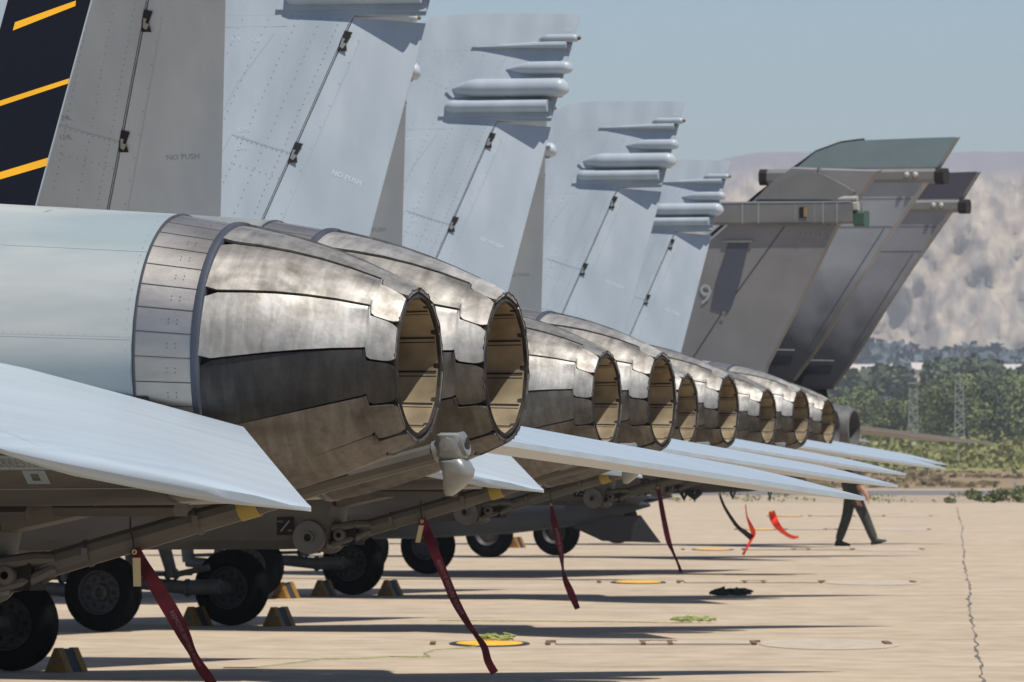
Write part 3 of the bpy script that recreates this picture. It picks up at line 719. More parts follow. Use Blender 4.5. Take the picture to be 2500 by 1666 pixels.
def make_fighter():
    root = empty('fighter_jet')
    mb = MB(); st = [(-.872, .512 + .498, 2.557, 1.533), (-1.56, 1.035, 2.599, 1.525), (-2.6, 1.05, 2.63, 1.505), (-4.5, 1.10, 2.68, 1.40), (-6.5, 1.15, 2.74, 1.28), (-9, 1.12, 2.85, 1.22), (-10.5, .95, 2.95, 1.25),
          (-12, .60, 2.85, 1.25), (-13.5, .48, 2.62, 1.35), (-15, .28, 2.3, 1.62), (-15.9, .04, 2.02, 1.94)]
    mb.loft([section(*s) for s in st])
    # keel between and below the engines
    def ksec(A, hw, top, bot): return [(A, -hw, top), (A, -hw, bot + .05), (A, -hw + .04, bot), (A, hw - .04, bot), (A, hw, bot + .05), (A, hw, top)]
    mb.mi = 1
    mb.loft([ksec(-1.72, .15, 1.56, 1.40), ksec(-1.76, .15, 1.56, 1.20), ksec(-2.0, .17, 1.57, 1.195), ksec(-3.2, .45, 1.57, 1.19), ksec(-6.2, .62, 1.5, 1.14), ksec(-9.6, .60, 1.45, 1.12), ksec(-11, .3, 1.45, 1.24)])
    mb.loft([ksec(-.92, .06, 1.70, 1.60), ksec(-1.2, .12, 1.60, 1.535), ksec(-1.70, .15, 1.55, 1.43)])
    mb.mi = 2
    def ns(A, q, off=.0015):
        r, c = nac_r(A); return (A, -.498 - (r + off) * math.cos(q), c + (r + off) * math.sin(q))
    mb.strip([(-1.5, R(-31)), (-1.2, R(-30)), (-1.02, R(-27)), (-.876, R(-24))], .006, ns)
    mb.strip([(-1.34, R(75)), (-1.30, R(86)), (-1.12, R(88)), (-1.05, R(84))], .006, ns)
    mb.strip([(-1.9, R(-14)), (-1.70, R(-12)), (-1.50, R(-15)), (-1.38, R(-19)), (-1.33, R(-25))], [.01, .016, .022, .018, .006], ns)
    mb.strip([(A_, R(-62)) for A_ in (-3., -2.2, -1.6, -1.1, -.88)], .006, ns); mb.strip([(-1.2, R(-90)), (-1.2, R(-40))], .006, ns)
    for q in (8, 47, -48): mb.strip([(A_, R(q)) for A_ in (-3., -2.2, -1.6, -1.2, -1.0, -.88)], .003, ns)
    mb.strip([(-1.42, R(8 + 5 * i)) for i in range(9)], .003, ns)
    mb.mi = 3
    for i in range(34): mb.dot(-1.44, R(9 + i * 1.15), .0022, lambda a, q: ns(a, q), 5)
    for i in range(50): mb.dot(-2.4 + i * .03, R(9), .0022, lambda a, q: ns(a, q), 5)
    for i in range(26): mb.dot(-.90 + rng.uniform(-.002, .002), R(-35 + i * 4.2), .003, lambda a, q: ns(a, q) , 5)
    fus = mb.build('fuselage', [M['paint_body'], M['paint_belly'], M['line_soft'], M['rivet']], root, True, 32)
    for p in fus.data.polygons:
        if p.material_index == 0 and p.normal.z < -.42: p.material_index = 1  # downward faces take the belly colour with shade painted in
    # faded arresting placard on the nacelle flank
    b = MB(); f0 = lambda a, z: ns(a, math.asin(max(-1, min(1, (z - 2.05) / .53))), .0016)
    def patch(a0, a1, z0, z1, n=8): 
        for i in range(n):
            x0 = a0 + (a1 - a0) * i / n; x1 = a0 + (a1 - a0) * (i + 1) / n
            b.add([f0(x0, z0), f0(x1, z0), f0(x1, z1), f0(x0, z1)], [(0, 1, 2, 3)])
    patch(-1.48, -1.20, 1.650, 1.700); patch(-1.35, -1.325, 1.60, 1.648); patch(-1.295, -1.265, 1.60, 1.648); patch(-1.325, -1.295, 1.60, 1.612); patch(-1.325, -1.295, 1.636, 1.648)
    dec = b.build('placard', M['mark_dark'], fus)
    b = MB(); f1 = lambda a, z: ns(a, math.asin(max(-1, min(1, (z - 2.05) / .53))), .0028)
    text_on(b, 'ARRESTING', .042, -1.335, 1.672, f1); dec2 = b.build('marking', M['brown_lt'], fus)
    b = MB(); b.box((-1.985, -.176, 1.325), (.10, .004, .10)); b.build('placard', M['soot_black'], fus)
    b = MB()
    fz = lambda a, z: (a, -.1795, z)
    b.strip([(-2.01, 1.295), (-1.96, 1.355)], .007, fz); b.build('diagonal_mark', M['mark_dark'], fus)
    for t_, a, z in (('MAX', -2.012, 1.35), ('MIN', -1.955, 1.30)): b = MB(); text_on(b, t_, .016, a, z, fz); b.build('marking', M['mark_dark'], fus)
    # shadowed step fairings below the nacelles
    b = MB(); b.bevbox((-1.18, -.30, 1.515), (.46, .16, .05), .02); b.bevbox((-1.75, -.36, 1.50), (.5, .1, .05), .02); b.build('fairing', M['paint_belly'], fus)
    # hinge latch at the shroud foot
    b = MB()
    for q in (-16, -19, -22): b.add([ns(-.868, R(q), .002), ns(-.83, R(q), .002), ns(-.83, R(q + 1.2), .002), ns(-.868, R(q + 1.2), .002)], [(0, 1, 2, 3)])
    b.strip([(-.828, R(-26)), (-.828, R(-15))], .008, lambda a, q: ns(a, q, .002)); b.build('latch', M['line'], fus)
    for L in (-.498, .498): make_nozzle(root, L)
    for s in (-1, 1): make_fin(root, s); make_stab(root, s); make_wing(root, s); make_wheel(root, -6.23, 1.65 * s, s)
    make_hook(root)
    b = MB(); b.loft([section(-14.2, .10, 2.6, 2.55), section(-13.2, .33, 3.05, 2.5), section(-12.2, .38, 3.2, 2.6), section(-11, .25, 3.0, 2.7)]); b.build('canopy', M['tank'], root, True)
    for y in (-.16, .16): b = MB(); b.lathe([(-.07, .15), (-.09, .24), (0, .28), (.09, .24), (.07, .15), (0, .001)], (-12.4, y, .28), 'y', 24); b.build('nose_wheel', M['tyre'], root, True)
    b = MB(); b.tube([(-12.4, 0, .28), (-12.4, 0, 1.4)], .07, 10); b.box((-12.4, 0, .28), (.08, .3, .08)); b.build('nose_gear_leg', M['gear'], root)
    return root

TH = .3306
JET = dict(a=(-.177, 34.269, -.0199, .0218), b=(.674, 53.3722, -.0073, -.0119), c=(1.4548, 71.85, -.0009, 0), d=(2.5556, 90.7576, .0173, 0), e=(3.4477, 110.0604, .0108, 0))
LAB = dict(a='nearest fighter jet with big bare metal nozzles and a black rudder with yellow stripes',
           b='second fighter jet in the row, showing both its shaded and its lit tail fin',
           c='third fighter jet in the row, its lit fin fully against the sky',
           d='fourth fighter jet in the row, fin second smallest of the pale ones',
           e='farthest pale grey fighter jet, smallest lit fin touching the brown tail')
jets = {}
proto = make_fighter()
for k in 'abcde':
    o = proto if k == 'a' else copy_tree(proto)
    X, Y, q, z = JET[k]; o.location = (X, Y, z); o.rotation_euler = (0, 0, -(TH + q))
    tag(o, LAB[k], 'fighter jet', 'pale grey fighter jets parked in a row'); jets[k] = o

def descend(o):
    for c in kids(o): yield c; yield from descend(c)
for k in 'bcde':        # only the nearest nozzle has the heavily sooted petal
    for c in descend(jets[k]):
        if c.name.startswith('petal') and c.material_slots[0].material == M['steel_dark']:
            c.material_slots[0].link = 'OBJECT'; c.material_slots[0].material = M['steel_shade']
def jw(k, A, L, z):
    X, Y, q, zz = JET[k]; t = TH + q; ca, sa = math.cos(t), math.sin(t)
    return Vector((X + A * ca + L * sa, Y - A * sa + L * ca, z + zz))
# black and yellow artwork on the nearest jet's right rudder
ra = sorted([c for c in kids(jets['a']) if c.name.startswith('rudder')], key=lambda c: -max(v.co.y for v in c.data.vertices))[0]
DEFL[0] = .22
fn = lambda a, z: fin_pt(1, a, z, 1, .0018); f2 = lambda a, z: fin_pt(1, a, z, 1, .0034)
b = MB()
for i in range(20):
    z0, z1 = 2.42 + i * .0905, 2.42 + (i + 1) * .0905
    for j in range(6):
        q = lambda z, j: (lambda lo, hi: lo + (hi - lo) * j / 6)(max(HGz(z) + .02, -2.262 + (z - 3.39) * .17), TEz(z) - .027)
        b.add([fn(q(z0, j), z0), fn(q(z0, j + 1), z0), fn(q(z1, j + 1), z1), fn(q(z1, j), z1)], [(0, 1, 2, 3)])
b.build('tail_artwork', M['black_paint'], ra)
def poly(ps):
    b = MB(); (a0, z0), (a1, z1), (a2, z2), (a3, z3) = ps; L_ = lambda p, q, k: (p[0] + (q[0] - p[0]) * k, p[1] + (q[1] - p[1]) * k)
    for i in range(8):
        t, u = i / 8, (i + 1) / 8
        b.add([f2(*L_((a0, z0), (a1, z1), t)), f2(*L_((a0, z0), (a1, z1), u)), f2(*L_((a3, z3), (a2, z2), u)), f2(*L_((a3, z3), (a2, z2), t))], [(0, 1, 2, 3)])
    b.build('yellow_stripe', M['yellow_paint'], ra)
D = .022
poly([(-2.204 - D, 3.316), (-1.985 - D, 3.425), (-1.985 - D, 3.445), (-2.199 - D, 3.347)])
poly([(-2.28 - D, 3.012), (-1.985 - D, 3.139), (-1.982 - D, 3.158), (-2.28 - D, 3.033)])
poly([(-2.26 - D, 2.745), (-2.035 - D, 2.832), (-2.030 - D, 2.863), (-2.26 - D, 2.772)])
DEFL[0] = 0.

# ------------------------------------------------------------------ ribbons hanging from the hooks
def ribbon(path, Y, m, lab, name='warning_ribbon', txt=None, tagp=None, cord=None, yaw=.25, group='warning ribbons hanging from the jets'):
    pts = [((x - 1250) / FPX * Y, -(y - HOR) / FPX * Y + CAM_H, w / FPX * Y) for x, y, w in path]
    b = MB(); k = len(pts); L = []
    # smooth resample
    rs = []
    for i in range(k - 1):
        p0 = pts[max(i - 1, 0)]; p1 = pts[i]; p2 = pts[i + 1]; p3 = pts[min(i + 2, k - 1)]
        for j in range(5):
            t = j / 5; rs.append([.5 * (2 * p1[c] + (-p0[c] + p2[c]) * t + (2 * p0[c] - 5 * p1[c] + 4 * p2[c] - p3[c]) * t * t + (-p0[c] + 3 * p1[c] - 3 * p2[c] + p3[c]) * t ** 3) for c in range(3)])
    rs.append(list(pts[-1])); W = max(p[2] for p in pts); n = len(rs)
    for i, (x, z, w) in enumerate(rs):
        a = rs[max(i - 1, 0)]; c = rs[min(i + 1, n - 1)]; dx, dz = c[0] - a[0], c[1] - a[1]; l = math.hypot(dx, dz) or 1
        nx, nz = dz / l, -dx / l                      # across, in the picture-facing plane
        w = max(w, W * .12); dep = math.sqrt(max(W * W - w * w, 0)) * (1 if i % 14 < 7 else 1)
        yy = Y + .03 * math.sin(i * .45)
        L.append((Vector((x - nx * w / 2, yy - dep / 2, z - nz * w / 2)), Vector((x + nx * w / 2, yy + dep / 2, z + nz * w / 2)), Vector((0, .0016, 0))))
    vs = []; fs = []
    for A_, B_, t in L: vs += [A_ - t, B_ - t, B_ + t, A_ + t]
    for i in range(n - 1):
        o = 4 * i
        for j in range(4): fs.append((o + j, o + (j + 1) % 4, o + 4 + (j + 1) % 4, o + 4 + j))
    fs += [(0, 1, 2, 3), (4 * n - 4, 4 * n - 3, 4 * n - 2, 4 * n - 1)]
    b.add(vs, fs); r = b.build(name, m, None, True, 50); tag(r, lab, 'warning ribbon', group)
    if txt:
        tb = MB(); i0, i1, s = txt; vs2, fs2 = text_verts('REMOVE BEFORE FLIGHT', s)
        def mp(u, v):
            tot = 0; i = i0
            target = u + .0
            while i < n - 2:
                c0 = (L[i][0] + L[i][1]) / 2; c1 = (L[i + 1][0] + L[i + 1][1]) / 2; d = (c1 - c0).length
                if tot + d > target: break
                tot += d; i += 1
            c0 = (L[i][0] + L[i][1]) / 2; c1 = (L[i + 1][0] + L[i + 1][1]) / 2; f = (target - tot) / max((c1 - c0).length, 1e-6)
            acr = (L[i][1] - L[i][0]).normalized() * -1
            return c0 + (c1 - c0) * f + acr * (v) + Vector((0, -.004, 0))
        xs = [v[0] for v in vs2]; x0 = min(xs)
        tb.add([mp(v[0] - x0, -v[1] if False else v[1]) for v in vs2], fs2); tb.build('lettering', M['letter'], r)
    g = MB(); x, z, w = pts[0]; g.lathe([(-.004, .010), (-.006, .006), (-.004, .004)], (x, Y, z - .012), 'y', 10); g.build('eyelet', M['tag'], r, True)
    if cord:
        cb = MB(); cb.tube([((x - 1250) / FPX * Y, Y, -(y - HOR) / FPX * Y + CAM_H) for x, y in cord], .0035, 5); cb.build('cord', M['cord'], r)
    if tagp:
        x0, y0, x1, y1, w = tagp; tb = MB(); P = lambda x, y: Vector(((x - 1250) / FPX * Y, Y - .03, -(y - HOR) / FPX * Y + CAM_H)); a, c = P(x0, y0), P(x1, y1); ww = w / FPX * Y / 2
        tb.add([a + Vector((-ww, 0, 0)), a + Vector((ww, 0, 0)), c + Vector((ww, 0, 0)), c + Vector((-ww, 0, 0))] + [v + Vector((0, .004, 0)) for v in (a + Vector((-ww, 0, 0)), a + Vector((ww, 0, 0)), c + Vector((ww, 0, 0)), c + Vector((-ww, 0, 0)))],
               [(0, 1, 2, 3), (4, 5, 6, 7), (0, 1, 5, 4), (1, 2, 6, 5), (2, 3, 7, 6), (3, 0, 4, 7)]); tb.build('tag', M['tag'], r)
    return r
ya = jw('a', -1.2, -.06, 0).y; yb = jw('b', -1.2, -.06, 0).y; yc = jw('c', -1.2, -.06, 0).y; yd = jw('d', -1.2, -.06, 0).y; ye = jw('e', -1.2, -.06, 0).y
ribbon([(328, 1340, 28), (345, 1375, 32), (372, 1415, 34), (410, 1480, 38), (446, 1545, 34), (470, 1592, 22), (486, 1625, 26), (512, 1660, 26), (545, 1710, 18), (580, 1750, 24)], ya, M['ribbon'],
       'widest dark red ribbon, nearest, reaching the bottom edge left of centre', txt=(16, 0, .024), tagp=(334, 1362, 336, 1432, 19), cord=[(318, 1262), (318, 1290), (325, 1320), (328, 1346)])
ribbon([(1030, 1268, 20), (1042, 1300, 24), (1060, 1345, 24), (1085, 1405, 22), (1110, 1465, 22), (1138, 1515, 17), (1160, 1548, 12), (1182, 1580, 17), (1192, 1615, 19), (1208, 1644, 20)], yb, M['ribbon'],
       'long dark red ribbon ending beside the nearest yellow tie-down disc', txt=(12, 0, .032), tagp=(1029, 1283, 1020, 1325, 12), cord=[(1027, 1222), (1028, 1245), (1030, 1270)])
ribbon([(1346, 1228, 5), (1350, 1262, 13), (1362, 1310, 18), (1370, 1355, 13), (1374, 1388, 6), (1380, 1415, 13), (1394, 1448, 18), (1410, 1487, 13)], yc, M['ribbon'],
       'twisted dark red ribbon with a narrow waist, third from the left', txt=(8, 0, .035), cord=[(1341, 1180), (1343, 1205), (1346, 1232)])
ribbon([(1606, 1188, 8), (1612, 1220, 11), (1622, 1275, 13), (1632, 1320, 13), (1643, 1348, 7), (1655, 1376, 6), (1663, 1398, 9)], yd, M['ribbon'],
       'thin dark red ribbon hanging right of the dark tank fins', cord=[(1603, 1165), (1605, 1190)])
ribbon([(1756, 1205, 5), (1770, 1240, 7), (1798, 1283, 9), (1818, 1300, 12), (1836, 1314, 14)], ye, M['ribbon_dark'],
       'blackish ribbon blown out to the right beside the thin orange one')
OG = 'bright orange ribbons'
yf = 129.
ribbon([(1820, 1232, 2), (1824, 1262, 4), (1832, 1282, 9), (1839, 1302, 12), (1834, 1318, 7), (1822, 1340, 5), (1814, 1355, 7)], yf, M['orange'], 'thin curled orange ribbon at the tip of the blackish ribbon', group=OG)
ribbon([(1884, 1248, 14), (1888, 1265, 19), (1898, 1284, 16), (1916, 1302, 10), (1936, 1312, 9), (1950, 1311, 5)], 139., M['orange'], 'broad bright orange ribbon curling to the right over the concrete', group=OG)
ribbon([(1976, 1138, 6), (1974, 1148, 11), (1972, 1152, 5)], 118., M['orange'], 'tiny orange scrap hanging between the lowest blades left of the walking person', group=OG)
ribbon([(1994, 1108, 6), (1998, 1118, 11), (1996, 1126, 8)], 120., M['orange'], 'small orange scrap hanging just under the last fighter hook', group=OG)

# ------------------------------------------------------------------ wheel chocks
def make_chock():
    e = empty('wheel_chock'); b = MB()
    def tri(x0, x1, y0, y1, h, top):
        o = [(x0, 0), (x1, 0), ((x0 + x1) / 2 + top * .6, h), ((x0 + x1) / 2 - top * .6, h)]
        return [(a, y0, z) for a, z in o] + [(a, y1, z) for a, z in o]
    F = [(0, 1, 2, 3), (4, 7, 6, 5), (0, 4, 5, 1), (1, 5, 6, 2), (2, 6, 7, 3), (3, 7, 4, 0)]
    b.add(tri(-.105, .105, -.16, -.07, .19, .026), F); b.add(tri(-.105, .105, .07, .16, .19, .026), F); b.build('yellow_block', M['chock'], e)
    b = MB(); b.add(tri(-.10, .10, -.07, .07, .183, .024), F); b.build('black_band', M['chock_dark'], e)
    b = MB(); b.lathe([(-.163, .028), (-.163, .001)], (0, 0, .085), 'y', 12); b.build('rope_hole', M['gear'], e)
    return e
ch = [(160, 1642, 'yellow and black wheel chock by the big tyre at the bottom left corner', .15), (478, 1529, 'wheel chock between the red ribbon and the tyre, left one of its pair', .1), (681, 1530, 'wheel chock right of the middle tyre, in front of the concrete shadow', .1),
      (697, 1462, 'half hidden wheel chock behind the right side of the middle tyre', .15), (790, 1456, 'wheel chock at the left foot of the tyre below the hook pivot', .05), (953, 1456, 'wheel chock at the right foot of the tyre below the hook pivot', .05),
      (1262, 1338, 'small bright yellow chock right of the far dark tyre', .1)]
cp = make_chock()
for i, (px, py, lab, rz) in enumerate(ch):
    o = cp if i == 0 else copy_tree(cp); x, y = gp(px, py); o.location = (x, y + .12, 0); o.rotation_euler = (0, 0, -TH - rz); s = 1.0 if i < 6 else .7
    tag(o, lab, 'wheel chock', 'yellow wheel chocks')

# ------------------------------------------------------------------ delta jet with the brown-grey tail
FX, FY, FT = (2000 - 1250) / FPX * 131, 131., .345
f_ = empty('delta_wing_jet', (FX, FY, 0), -FT); tag(f_, 'brown-grey jet whose tail carries a long box fairing with a green end', 'fighter jet')
def slab(o, half, bev=.03, zmin=None):
    """outline (A,z) counter-clockwise -> tapered-edge slab about L=0"""
    mb = MB(); k = len(o); cx = sum(p[0] for p in o) / k; cz = sum(p[1] for p in o) / k
    inn = [(cx + (a - cx) * (1 - bev * 2), cz + (z - cz) * (1 - bev)) for a, z in o]
    vs = [(a, 0, z) for a, z in o] + [(a, -half, z) for a, z in inn] + [(a, half, z) for a, z in inn]
    mb.add(vs, [[i, (i + 1) % k, k + (i + 1) % k, k + i] for i in range(k)] + [[i, (i + 1) % k, 2 * k + (i + 1) % k, 2 * k + i] for i in range(k)] + [list(range(k, 2 * k)), list(range(2 * k, 3 * k))])
    return mb
def plate_at(mb, o, y, th=.003):
    k = len(o); mb.add([(a, y, z) for a, z in o] + [(a, y + th, z) for a, z in o], [list(range(k)), [i + k for i in range(k)]] + [[i, (i + 1) % k, k + (i + 1) % k, k + i] for i in range(k)])
fin = slab([(-3.6, 2.2), (-.9, 2.2), (-.743, 2.805), (-.058, 4.05), (.271, 4.698), (.624, 5.143), (.898, 5.487), (.0, 5.52), (-.365, 5.537), (-.62, 5.38), (-.896, 5.122), (-1.25, 4.8), (-1.55, 4.55)], .075, .02)
fin.mi = 1; fin.strip([(-.42, 4.80), (-1.38, 3.54), (-1.85, 2.85)], .016, lambda a, z: (a, -.078, z))
fin = fin.build('vertical_fin', [M['brown_fin'], M['line']], f_)
b = MB(); b.bevbox((-.55, 0, 4.915), (2.14, .285, .31), .03); b.build('box_fairing', M['brown_lt'], fin)
b = MB(); b.mi = 0
for x in (-1.05, -.82, .10, .30): b.box((x, -.144, 4.915), (.012, .003, .29))
b.box((-.30, -.144, 4.915), (.004, .004, .27)); b.box((-.02, -.144, 4.915), (.004, .004, .27)); b.box((-.55, -.142, 5.06), (2.1, .012, .012)); b.build('panel_line', M['line_soft'], fin)
b = MB(); b.box((-.185, -.145, 4.915), (.10, .012, .15)); b.mi = 1; b.box((-.145, -.152, 4.92), (.05, .01, .13)); b.build('sensor_window', [M['soot_black'], M['tan_glass']], fin)
b = MB(); b.bevbox((.60, 0, 4.83), (.15, .25, .21), .03); b.build('end_cap', M['green_lamp'], fin)
b = MB(); b.bevbox((.555, -.02, 5.0), (.06, .24, .12), .02); b.tube([(.15, -.08, 5.085), (.40, -.1, 5.10), (.58, -.1, 5.10)], [.012, .04, .035], 10); b.build('tail_lamp', M['white'], fin, True)
hp = [(-.885, 5.10), (-.6, 5.27), (-.365, 5.398), (-.2, 5.455), (-.05, 5.462), (.10, 5.43), (.30, 5.335), (.56, 5.195), (.50, 5.08)]
b = slab(hp, .12, .02); b.build('humped_fairing', M['brown_lt'], fin)
b = MB(); b.tube([(a, -.05, z) for a, z in hp[:-1]], .022, 8); b.tube([(.02, -.06, 5.40), (.02, -.06, 5.53)], .028, 8); b.build('ridge_strip', M['brown_lt'], fin, True)
b = MB(); plate_at(b, [(-1.27, 4.52), (-.975, 4.52), (-1.10, 4.0), (-1.22, 3.66), (-1.29, 3.56), (-1.525, 3.62), (-1.45, 4.0)], -.084); b.build('slate_panel', M['slate'], fin)
b = MB(); b.box((-1.13, -.09, 4.53), (.42, .02, .03)); b.lathe([(-.1, .03), (-.1, .001)], (-1.33, 0, 3.56), 'y', 10); b.build('lamp_strip', M['brown_lt'], fin)
b = MB(); text_on(b, 'RAFALE', .13, -.10, 4.61, lambda a, z: (a, -.086, z)); b.build('marking', M['mark_faint'], fin); b = MB(); text_on(b, '9', .40, -1.60, 3.80, lambda a, z: (a, -.086, z), -.1); b.build('marking', M['nine'], fin)
b = MB(); b.box((-.35, -.1, 4.75), (1.0, .05, .03)); b.build('rudder_cap', M['brown_lt'], fin)
b = MB(); st = [(-.15, .50, 2.45, 1.34), (-.5, .56, 2.5, 1.20), (-1.0, .62, 2.6, 1.13), (-2.2, .80, 2.65, 1.10), (-4.2, .95, 2.7, 1.08), (-7, .95, 2.8, 1.05), (-10, .8, 2.9, 1.1), (-12.5, .5, 2.6, 1.3), (-14.6, .05, 2.1, 2.0)]
b.loft([section(*s) for s in st]); fus = b.build('fuselage', M['deep_grey'], f_, True)
b = MB()
for x, w, h in [(-1.85, .09, .14), (-1.70, .16, .10), (-2.55, .10, .16), (-2.4, .05, .08), (-2.1, .04, .13), (-1.15, .06, .13), (-.62, .04, .17), (-2.75, .12, .1), (-3.2, .3, .15), (-3.6, .2, .12), (-4.2, .5, .2)]: b.tube([(x - w / 2, -.25, 1.13), (x, -.25, 1.11 - h * .6), (x + w / 2, -.25, 1.13)], [w * .4, w * .28, w * .3], 7)
b.build('belly_fitting', M['dark_body'], fus)
def dnoz(p, L, m, r=.42, z=1.95):
    b = MB(); b.lathe([(-.3, r * 1.12), (.0, r * 1.05), (.45, r * .78), (.46, r * .70), (-.3, r * .6), (-.4, .001)], (-.1, L, z), 'x', 24); b.build('exhaust_nozzle', m, p, True, 40)
for L in (-.45, .45): dnoz(f_, L, M['gear'], .36, 1.98)
for s in (-1, 1):
    b = MB(); rings = []
    for L, a, b_, z in [(.8, -8.5, -1.6, 1.95), (4.6, -3.2, -1.9, 1.80)]:
        c = b_ - a; rings.append([(a, s * L, z), (a + c * .4, s * L, z + .02 * c), (b_, s * L, z + .004), (b_, s * L, z - .004), (a + c * .4, s * L, z - .02 * c)])
    b.loft(rings); b.build('delta_wing', M['brown_fin'], f_)
def far_gear(p, A, L, m=M['gear']):
    w = MB(); r = .39; hw = .13
    w.lathe([(-hw * .7, .19), (-hw, .26), (-hw * .9, .35), (-.03, r), (.03, r), (hw * .9, .35), (hw, .26), (hw * .7, .19), (0, .001)], (A, L, r), 'y', 32); w.build('main_wheel', M['tyre'], p, True, 60)
    w = MB(); w.lathe([(-hw * .6, .19), (-hw * .9, .20), (-hw * .5, .15), (-hw * .7, .05), (-hw * .7, .001)], (A, L, r), 'y', 20); w.build('rim', M['wheel'], p, True)
    w = MB(); w.tube([(A, L + .12, r), (A - .1, L + .2, 1.5)], .08, 10); w.tube([(A - .1, L + .2, .9), (A - .9, L + .2, 1.4)], .05, 8); w.build('landing_gear_leg', m, p, True)
def to_local(px, py, X0, Y0, t):
    x, y = gp(px, py); dx, dy = x - X0, y - Y0; return dx * math.cos(t) - dy * math.sin(t), dx * math.sin(t) + dy * math.cos(t)
a_, l_ = to_local(1045, 1402, FX, FY, FT); far_gear(f_, a_, l_); far_gear(f_, a_, l_ - 2.6)
# drop tank with tail fins
TY = 126.
tk = empty('drop_tank', ((1560 - 1250) / FPX * TY, TY, 0), -FT); tag(tk, 'slate blue drop tank with black tail fins slung under the far jets', 'drop tank')
b = MB(); rings = []
for a, r, z in [(.15, .02, .98), (-.3, .14, .98), (-.9, .26, .965), (-1.8, .33, .93), (-3.2, .34, .87), (-4.6, .27, .80), (-5.4, .12, .77), (-5.7, .01, .76)]: rings.append([(a, r * math.cos(2 * math.pi * j / 20), z + r * math.sin(2 * math.pi * j / 20)) for j in range(20)])
b.loft(rings); b.build('tank_body', M['tank'], tk, True)
for q in (15, 165, 270, 60, 120):
    b = MB(); c, s = math.cos(R(q)), math.sin(R(q)); o = [(-1.1, .2), (-.5, .46), (.30, .48), (.02, .12)]
    n_ = Vector((0, -s, c)) * .012; vs = [Vector((a, c * r, .97 + s * r)) - n_ for a, r in o] + [Vector((a, c * r, .97 + s * r)) + n_ for a, r in o]
    b.add(vs, [(0, 1, 2, 3), (4, 5, 6, 7)] + [(i, (i + 1) % 4, 4 + (i + 1) % 4, 4 + i) for i in range(4)]); b.build('tail_fin', M['chock_dark'], tk)
b = MB(); b.bevbox((-2.4, 0, 1.25), (2.6, .14, .30), .03); b.build('pylon', M['dark_body'], tk)

